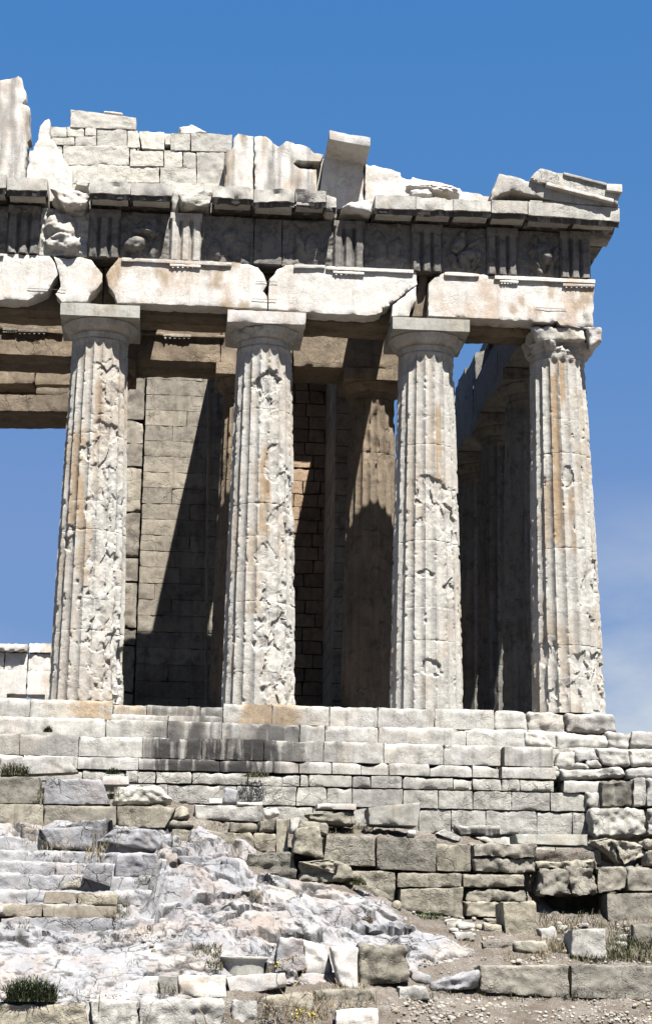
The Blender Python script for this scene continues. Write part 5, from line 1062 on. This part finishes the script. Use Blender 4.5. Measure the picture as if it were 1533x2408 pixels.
blk('marble_slab', 7, [(748, 930), (836, 934), (838, 1030), (752, 1026)], -10.2, .5, marble_step, 'recessed second slab of the foreground row, darkly shaded', 'slab', GC, r=.03, rough=.03, seed=751, stain=.4)  # shade of the recess painted in as an overall darkening
blk('marble_slab', 7, [(838, 930), (1020, 922), (1066, 940), (1066, 1032), (842, 1030)][0:1]+[(1066, 928), (1066, 1032), (842, 1030)], -10.4, .6, marble_white, 'longest slab of the foreground row, left of the pale bevelled one', 'slab', GC, r=.03, rough=.03, chip=.08, seed=752)
blk('marble_slab', 7, [(1062, 936), (1342, 918), (1352, 984), (1086, 1030)], -10.5, .6, marble_white, 'pale bevelled slab at the right end of the foreground row', 'slab', GC, r=.025, rough=.02, seed=753)
GB = 'foundation blocks along the bottom edge'
blk('limestone_block', 7, [(-200, 1062), (408, 1066), (415, 1240), (-200, 1240)], -10.9, .9, poros_warm, 'leftmost of the bottom edge blocks, below the dark green bush', 'stone block', GB, r=.05, rough=.06, chip=.12, seed=760)
blk('limestone_block', 7, [(418, 1048), (652, 1052), (655, 1240), (440, 1240)], -10.95, .9, founda, 'bottom edge block with a white top and notched left corner', 'stone block', GB, r=.04, rough=.06, chip=.15, seed=761)
blk('limestone_block', 7, [(656, 1040), (1056, 1038), (1062, 1240), (656, 1240)], -10.9, .9, founda, 'long bottom edge block under the row of white slabs', 'stone block', GB, r=.04, rough=.06, chip=.13, seed=762)
blk('limestone_block', 7, [(1090, 1042), (1212, 1046), (1214, 1240), (1092, 1240)], -10.85, .8, founda, 'narrow grey bottom edge block left of the weed stalks', 'stone block', GB, r=.05, rough=.06, seed=763)
blk('limestone_block', 7, [(1230, 1030), (1440, 1004), (1470, 1100), (1470, 1240), (1235, 1240)][0:1]+[(1470, 1004), (1480, 1240), (1235, 1240)], -10.6, .8, poros_warm, 'bottom edge block behind the flowering weed stalks', 'stone block', GB, r=.05, rough=.05, seed=764)
blk('limestone_block', 8, [(-52, 1000), (238, 992), (246, 1090), (-52, 1100)], -10.2, .6, poros_warm, 'rough tan block carrying the white marble stump', 'stone block', GB, r=.04, rough=.05, seed=765)
blk('marble_block', 8, [(46, 1092), (120, 1078), (248, 1084), (240, 1180), (60, 1160)][0:1]+[(248, 1084), (242, 1190), (52, 1180)], -11.3, .5, marble_white, 'small bright white block at the bottom edge near the middle', 'stone block', r=.03, rough=.03, chip=.08, seed=766)
blk('stone', 7, [(0, 1005), (30, 1003), (36, 1045), (0, 1050)], -10.95, .3, marble_white, 'white stone at the left edge beside the dark green bush', 'stone', r=.08, rough=.04, seed=767)
blk('stone', 7, [(-20, 600), (14, 603), (18, 640), (-20, 645)], -7.3, .3, marble_white, 'white stone at the left edge on the brown masonry course', 'stone', r=.08, rough=.04, seed=768)
GL = 'long grey kerb blocks in the right foreground'
blk('limestone_block', 8, [(722, 884), (900, 872), (1142, 884), (1142, 1040), (722, 986)][0:1]+[(1142, 882), (1142, 1040), (724, 1010)], -8.7, .75, poros, 'left one of the two long grey kerb blocks on the gravel', 'kerb block', GL, r=.03, rough=.035, chip=.08, seed=770)
blk('limestone_block', 8, [(1150, 880), (1700, 886), (1700, 1052), (1152, 1036)], -8.72, .75, poros, 'right one of the two long grey kerb blocks, cut by the picture edge', 'kerb block', GL, r=.03, rough=.035, chip=.07, seed=771)
# --- fallen column drum with a moulded rim
c0 = atz(7, 1148, 925, -9.6); c1 = atz(7, 1148, 840, -9.6); rad = abs(atz(7, 1258, 880, -9.6)[0]-atz(7, 1038, 880, -9.6)[0])/2; hh = c1[2]-c0[2]+.1
prof = [(rad*.90, 0), (rad*.90, hh*.3), (rad*.91, hh*.6), (rad*.95, hh*.78), (rad*.98, hh*.80), (rad*1.04, hh*.86), (rad*1.06, hh*.90), (rad*1.06, hh*.97), (rad*1.04, hh), (rad*.5, hh*1.0), (.02, hh*1.0)]
n = 64; P = [(c0[0]+r_*math.sin(t), -9.6+rad+-r_*math.cos(t), c0[2]-.1+z_) for r_, z_ in prof for t in [i/n*2*math.pi for i in range(n)]]
P = np.array(P); P += (.012*fbm(P, 5, 3, 5))[:, None]*np.array([1, 1, .3]); idx = np.arange(len(P)).reshape(len(prof), n); a = idx[:-1]; b = np.roll(a, -1, 1); c = np.roll(idx[1:], -1, 1); d = idx[1:]
mb = MB(); mb.add(P, [np.stack([a, b, c, d], -1).reshape(-1, 4)]); tag(link_mesh('column_drum', mb, marble_new, loc=(c0[0], -9.6+rad, c0[2]-.1), sharp=35), 'short round grey marble drum with a projecting rim', 'column drum')

# ================================================================== SMALL RUBBLE (nobody could count it)
gravel_mat = stone_mat('gravel_stone', (.46, .43, .385), (.34, .31, .27), (.16, .14, .11), .8, .5, 0, .6, 0)
rs = np.random.RandomState(11); mb = MB()
base = np.array([[1, 1, 1], [1, 1, -1], [1, -1, 1], [1, -1, -1], [-1, 1, 1], [-1, 1, -1], [-1, -1, 1], [-1, -1, -1]], float)*.62
ico = bmesh.new(); bmesh.ops.create_icosphere(ico, subdivisions=2, radius=1); iv = np.array([v.co[:] for v in ico.verts]); ifc = np.array([[v.index for v in f.verts] for f in ico.faces]); ico.free()
def pebble(p, s):
    q = iv*np.array([1, .8, .6])*s*rs.uniform(.7, 1.3, 3); a = rs.uniform(0, 6.28); ca, sa = math.cos(a), math.sin(a); q = q@np.array([[ca, sa, 0], [-sa, ca, 0], [0, 0, 1]]); q = np.sign(q)*np.minimum(np.abs(q), s*.72*rs.uniform(.75, 1.1, 3))
    q *= (1+.25*fbm(q/s+rs.uniform(0, 50), 1.2, 2, 1))[:, None]; mb.add(q+np.array(p)+[0, 0, s*.25], [ifc], tan=rs.choice([0, .0, .5]), tone=rs.uniform(-1.6, 1.3))
def scatter(k, x0, y0, x1, y1, n, s0, s1):
    for _ in range(n):
        X_, Y_ = z2(k, rs.uniform(x0, x1), rs.uniform(y0, y1)); q = on_ground(X_, Y_)
        if q and fbm(np.array([q]), 1.6, 3, 120)[0] > rs.uniform(-.55, .25): pebble(q, rs.uniform(s0, s1)*rs.uniform(.5, 1))
scatter(8, 250, 1040, 1533, 1158, 900, .012, .07); scatter(8, 420, 850, 1533, 880, 160, .012, .05); scatter(8, 900, 860, 1533, 1100, 200, .01, .04); scatter(8, 400, 830, 760, 960, 90, .012, .05); scatter(8, 560, 640, 860, 780, 60, .02, .08); scatter(8, 990, 330, 1260, 420, 50, .02, .07)
scatter(8, 1000, 660, 1420, 860, 60, .02, .09); scatter(7, 640, 740, 900, 830, 30, .03, .10); scatter(7, 1350, 250, 1533, 400, 15, .03, .08); scatter(7, 0, 1040, 700, 1060, 30, .02, .06)
scatter(8, 280, 540, 420, 700, 40, .02, .09); scatter(8, -100, 230, 700, 280, 40, .02, .06); scatter(7, 200, 1020, 640, 1045, 30, .01, .04)
scatter(8, 400, 1045, 1533, 1158, 50, .04, .11); scatter(8, 760, 850, 1100, 875, 20, .04, .09); scatter(8, 1000, 690, 1500, 860, 30, .05, .12); scatter(8, 560, 640, 820, 780, 25, .05, .12)
stuff(link_mesh('gravel', mb, gravel_mat, sharp=75), 'loose gravel and broken chips scattered on the ground', 'gravel')

# ================================================================== PLANTS
def blade(mb, p, h, w, lean, az, bend=.4):
    """one three-segment grass blade"""
    d = np.array([math.cos(az), math.sin(az), 0]); s = np.array([-math.sin(az), math.cos(az), 0])*w/2; P = []
    for t in (0, .45, .8):
        c = np.array(p)+d*lean*h*(t**(1+bend))+np.array([0, 0, h*t*(1-.15*lean*t)]); P += [c-s*(1-t*.7), c+s*(1-t*.7)]
    P.append(np.array(p)+d*lean*h+np.array([0, 0, h*(1-.2*lean)]))
    mb.add(P, [np.array([[0, 1, 3, 2], [2, 3, 5, 4]]), np.array([[4, 5, 6]])])
def tuft(mb, k, x0, y0, x1, y1, n, h0, h1, w=.012, Y=None, lean=1.1):
    for _ in range(n):
        X_, Y_ = z2(k, rs.uniform(x0, x1), rs.uniform(y0, y1)); q = at(X_, Y_, Y-rs.uniform(0, .12)) if Y is not None else on_ground(X_, Y_)
        if q and fbm(np.array([q]), 2.8, 2, 121)[0] > rs.uniform(-.5, .2): blade(mb, (q[0], q[1], q[2]-.01), h0+(h1-h0)*rs.uniform(0, 1)**2, w*rs.uniform(.6, 1.3), rs.uniform(.1, lean), rs.uniform(0, 6.28))
md, mo = MB(), MB()
DRY = [(7, 120, 235, 200, 320, 60, .08, .2), (7, 200, 300, 480, 340, 90, .06, .16), (7, 400, 320, 500, 400, 120, .08, .22), (7, 365, 400, 410, 470, 40, .08, .2), (8, 990, 350, 1230, 405, 260, .08, .24), (8, 1000, 680, 1200, 850, 480, .08, .28, .014), (8, 560, 680, 860, 760, 60, .05, .14), (8, 820, 800, 1070, 865, 160, .06, .18),
 (7, 650, 1080, 1060, 1158, 90, .1, .28), (7, 1200, 1040, 1533, 1158, 420, .1, .34, .016), (8, 0, 980, 240, 1158, 360, .08, .28, .016), (8, 240, 1030, 500, 1158, 60, .04, .14), (8, 900, 1080, 1533, 1150, 90, .03, .10), (7, 0, 930, 600, 1045, 70, .06, .22), (8, -130, 225, 340, 262, 110, .06, .16), (8, 1150, 830, 1533, 872, 120, .08, .2), (8, 0, 650, 130, 700, 30, .06, .14), (7, 520, 620, 620, 670, 40, .08, .2), (7, 1160, 500, 1240, 580, 60, .06, .16), (8, 1000, 790, 1100, 850, 40, .1, .22), (8, 1250, 640, 1533, 700, 200, .06, .2), (8, 620, 740, 1000, 800, 200, .04, .14)]
for a in DRY: tuft(md, *a[:5], int(a[5]*1.7), *a[6:])
OLI = [(7, 175, 60, 212, 124, 60, .1, .22, .012, -4.0), (7, 515, 70, 560, 130, 60, .1, .22, .012, -3.95), (7, 440, 255, 570, 330, 140, .06, .2), (7, 180, 310, 420, 345, 70, .05, .14), (7, 620, 460, 700, 500, 50, .05, .14), (7, 550, 560, 610, 668, 90, .08, .2), (7, 80, 680, 140, 735, 60, .05, .16), (7, 270, 770, 320, 810, 30, .05, .12), (7, 590, 850, 660, 915, 60, .06, .18), (7, 880, 790, 1040, 850, 260, .05, .16, .018), (7, 960, 850, 1050, 915, 160, .06, .22, .016), (7, 470, 740, 900, 790, 160, .05, .14, .014), (7, 1170, 790, 1290, 840, 80, .06, .18), (7, 500, 700, 720, 745, 60, .05, .12),
 (8, 130, 150, 205, 255, 380, .1, .34, .018), (8, -20, 215, 330, 265, 320, .05, .18, .016), (8, 640, 270, 700, 300, 40, .06, .14), (8, 720, 990, 1533, 1056, 900, .06, .2, .018), (8, 470, 980, 760, 1040, 420, .05, .18, .018), (8, 1120, 975, 1170, 1050, 200, .08, .26, .018), (8, 560, 940, 740, 1020, 160, .05, .16, .016), (8, 1000, 640, 1330, 690, 300, .05, .18, .018), (8, 1320, 770, 1533, 872, 900, .1, .36, .02), (8, 1150, 820, 1330, 872, 420, .08, .26, .018), (8, 1000, 640, 1330, 730, 420, .06, .24, .016), (8, 1330, 700, 1450, 800, 260, .08, .28, .016), (8, 1060, 780, 1150, 860, 160, .08, .24, .016), (7, 940, 205, 1080, 248, 120, .06, .16), (7, 640, 1090, 720, 1158, 80, .1, .26), (7, 900, 1090, 1060, 1158, 90, .08, .2), (7, 270, 1025, 420, 1048, 80, .05, .12), (7, 740, 980, 830, 1028, 60, .06, .16, .012, -10.5), (8, 1040, 230, 1100, 270, 40, .06, .2)]
for a in OLI: tuft(mo, *a[:5], int(a[5]*1.3), *a[6:])
stuff(link_mesh('dry_grass', md, dry, sharp=0), 'dry straw coloured grass in the cracks and hollows', 'grass'); stuff(link_mesh('green_grass', mo, olive, sharp=0), 'low green and olive weeds between the stones', 'weeds')
def bush(k, x0, y0, x1, y1, Y, n, label, mat=green, h=.3, w=.02, lean=1., cat='bush', name='bush'):
    mb = MB(); c = atz(k, (x0+x1)/2, y1, Y); W2 = abs(atz(k, x1, y1, Y)[0]-atz(k, x0, y1, Y)[0])/2
    for _ in range(n):
        a = rs.uniform(0, 6.28); rr_ = W2*math.sqrt(rs.uniform(0, 1)); p = (c[0]+rr_*math.cos(a), Y+rr_*math.sin(a)*.5, c[2]-.02)
        blade(mb, p, h*(.25+.75*rs.uniform(0, 1)**1.8)*(1-.35*(rr_/W2)**2), w*rs.uniform(.6, 1.4), rs.uniform(.15, lean), rs.uniform(0, 6.28))
    for _ in range(n//2):   # small leaves through the crown
        a = rs.uniform(0, 6.28); rr_ = W2*math.sqrt(rs.uniform(0, 1)); z_ = h*rs.uniform(.1, .75)*(1-.5*(rr_/W2)**2); blade(mb, (c[0]+rr_*math.cos(a), Y+rr_*math.sin(a)*.5, c[2]+z_), .05*rs.uniform(.6, 1.3), .022, rs.uniform(.5, 1.6), rs.uniform(0, 6.28))
    return tag(link_mesh(name, mb, mat, loc=(c[0], Y, c[2]), sharp=0), label, cat)
bush(7, 20, 930, 270, 1048, -10.75, 1500, 'dark green spiky bush in the bottom left corner', h=.60, w=.022)
bush(5, 0, 1010, 140, 1088, -2.8, 500, 'green grass clump growing on the white slab at far left', olive, h=.40, w=.014, cat='grass clump', name='grass_clump')
bush(5, 205, 850, 248, 884, -.95, 160, 'small dark green plant growing on the second temple step', h=.17, cat='plant', name='small_plant')
bush(5, 500, 1050, 565, 1082, -1.75, 200, 'low dark plant in a joint of the lowest step, left of centre', h=.17, cat='plant', name='small_plant')
bush(5, 1140, 1062, 1270, 1094, -1.8, 260, 'strip of olive weeds at the foot of the stained lowest step', olive, h=.13, cat='plant', name='small_plant')
bush(5, 0, 808, 45, 838, -.2, 120, 'tiny dark weed on the stylobate at the left edge', h=.12, cat='plant', name='small_plant')
bush(5, 110, 800, 150, 838, -.2, 120, 'thin brown weed on the stylobate left of the first column', dry, h=.2, cat='plant', name='small_plant')
bush(7, 1145, 500, 1235, 586, -6.2, 420, 'round brown dry bush on the white rock', dry, h=.34, cat='bush')
bush(8, 390, 600, 560, 690, -5.3, 500, 'bright green bush at the foot of the middle wall', leaf_mat('fresh_green_leaf', (.03, .05, .014), (.07, .10, .035)), h=.36, w=.018)
bush(8, 165, 640, 220, 682, -6.6, 180, 'small brown tuft on the right end of the white rock', dry, h=.2, name='dry_tuft', cat='tuft')
bush(7, 590, 850, 650, 915, -9.2, 260, 'small brown and green tuft in the middle of the smooth rock slab', olive, h=.26, name='dry_tuft', cat='tuft')
bush(8, 95, 430, 190, 500, -4.7, 260, 'green weeds hanging in the joint left of the second wall course', olive, h=.25, cat='plant', name='small_plant')
# flowering weed: branching stalks with yellow heads
wr = empty('weed', atz(7, 1330, 1158, -11.4), 'tall branching weed with yellow brown flower heads in the foreground', 'weed')
def tube(mb, pts, r):
    pts = [Vector(p) for p in pts]; n = 5; P = []
    for i, p in enumerate(pts):
        d = (pts[min(i+1, len(pts)-1)]-pts[max(i-1, 0)]).normalized(); a = d.cross(Vector((0, 1, .01))).normalized(); b = d.cross(a); rr_ = r*(1-.6*i/len(pts))
        P += [tuple(p+rr_*(math.cos(t)*a+math.sin(t)*b)) for t in [j/n*2*math.pi for j in range(n)]]
    F = [[i*n+j, i*n+(j+1) % n, (i+1)*n+(j+1) % n, (i+1)*n+j] for i in range(len(pts)-1) for j in range(n)]; mb.add(P, [np.array(F)])
ms, mf, mr = MB(), MB(), MB()
ST = [[(1335, 1200), (1345, 1110), (1362, 1050), (1380, 985), (1385, 930), (1372, 880)], [(1345, 1110), (1390, 1060), (1440, 1020)], [(1362, 1050), (1320, 1000), (1300, 960), (1305, 890)], [(1300, 1180), (1290, 1120), (1262, 1080), (1235, 1060)], [(1290, 1120), (1300, 1080), (1282, 1040)], [(1380, 985), (1420, 940), (1428, 905)], [(1320, 1190), (1400, 1120), (1460, 1100)], [(980, 1180), (960, 1120), (930, 1080)], [(465, 1100), (470, 1030), (478, 985)]]
for st in ST: tube(ms, [atz(7, x, y, -11.4+.1*math.sin(x)) for x, y in st], .012)
for x, y, n in ((1372, 852, 30), (1345, 865, 20), (1300, 880, 34), (1275, 905, 18), (1330, 905, 16), (1425, 900, 12), (1440, 1018, 12)):
    c = np.array(atz(7, x, y, -11.4))
    mq = MB(); br = n < 20 or x > 1330
    for _ in range(n): blade(mq, c+rs.normal(0, .05, 3)*[1, 1, .7], .035, .03, 1, rs.uniform(0, 6.28))
    link_mesh('seed_head' if br else 'flower_head', mq, rust if br else flower, wr, sharp=0)
for x, y in ((1410, 1100), (1440, 1095), (1395, 1125), (1460, 1120)):
    c = np.array(atz(7, x, y, -11.5))
    mq = MB()
    for _ in range(25): blade(mq, c+rs.normal(0, .05, 3), .04, .03, 1, rs.uniform(0, 6.28))
    link_mesh('flower_head', mq, flower, wr, sharp=0)
link_mesh('stem', ms, dry, wr);
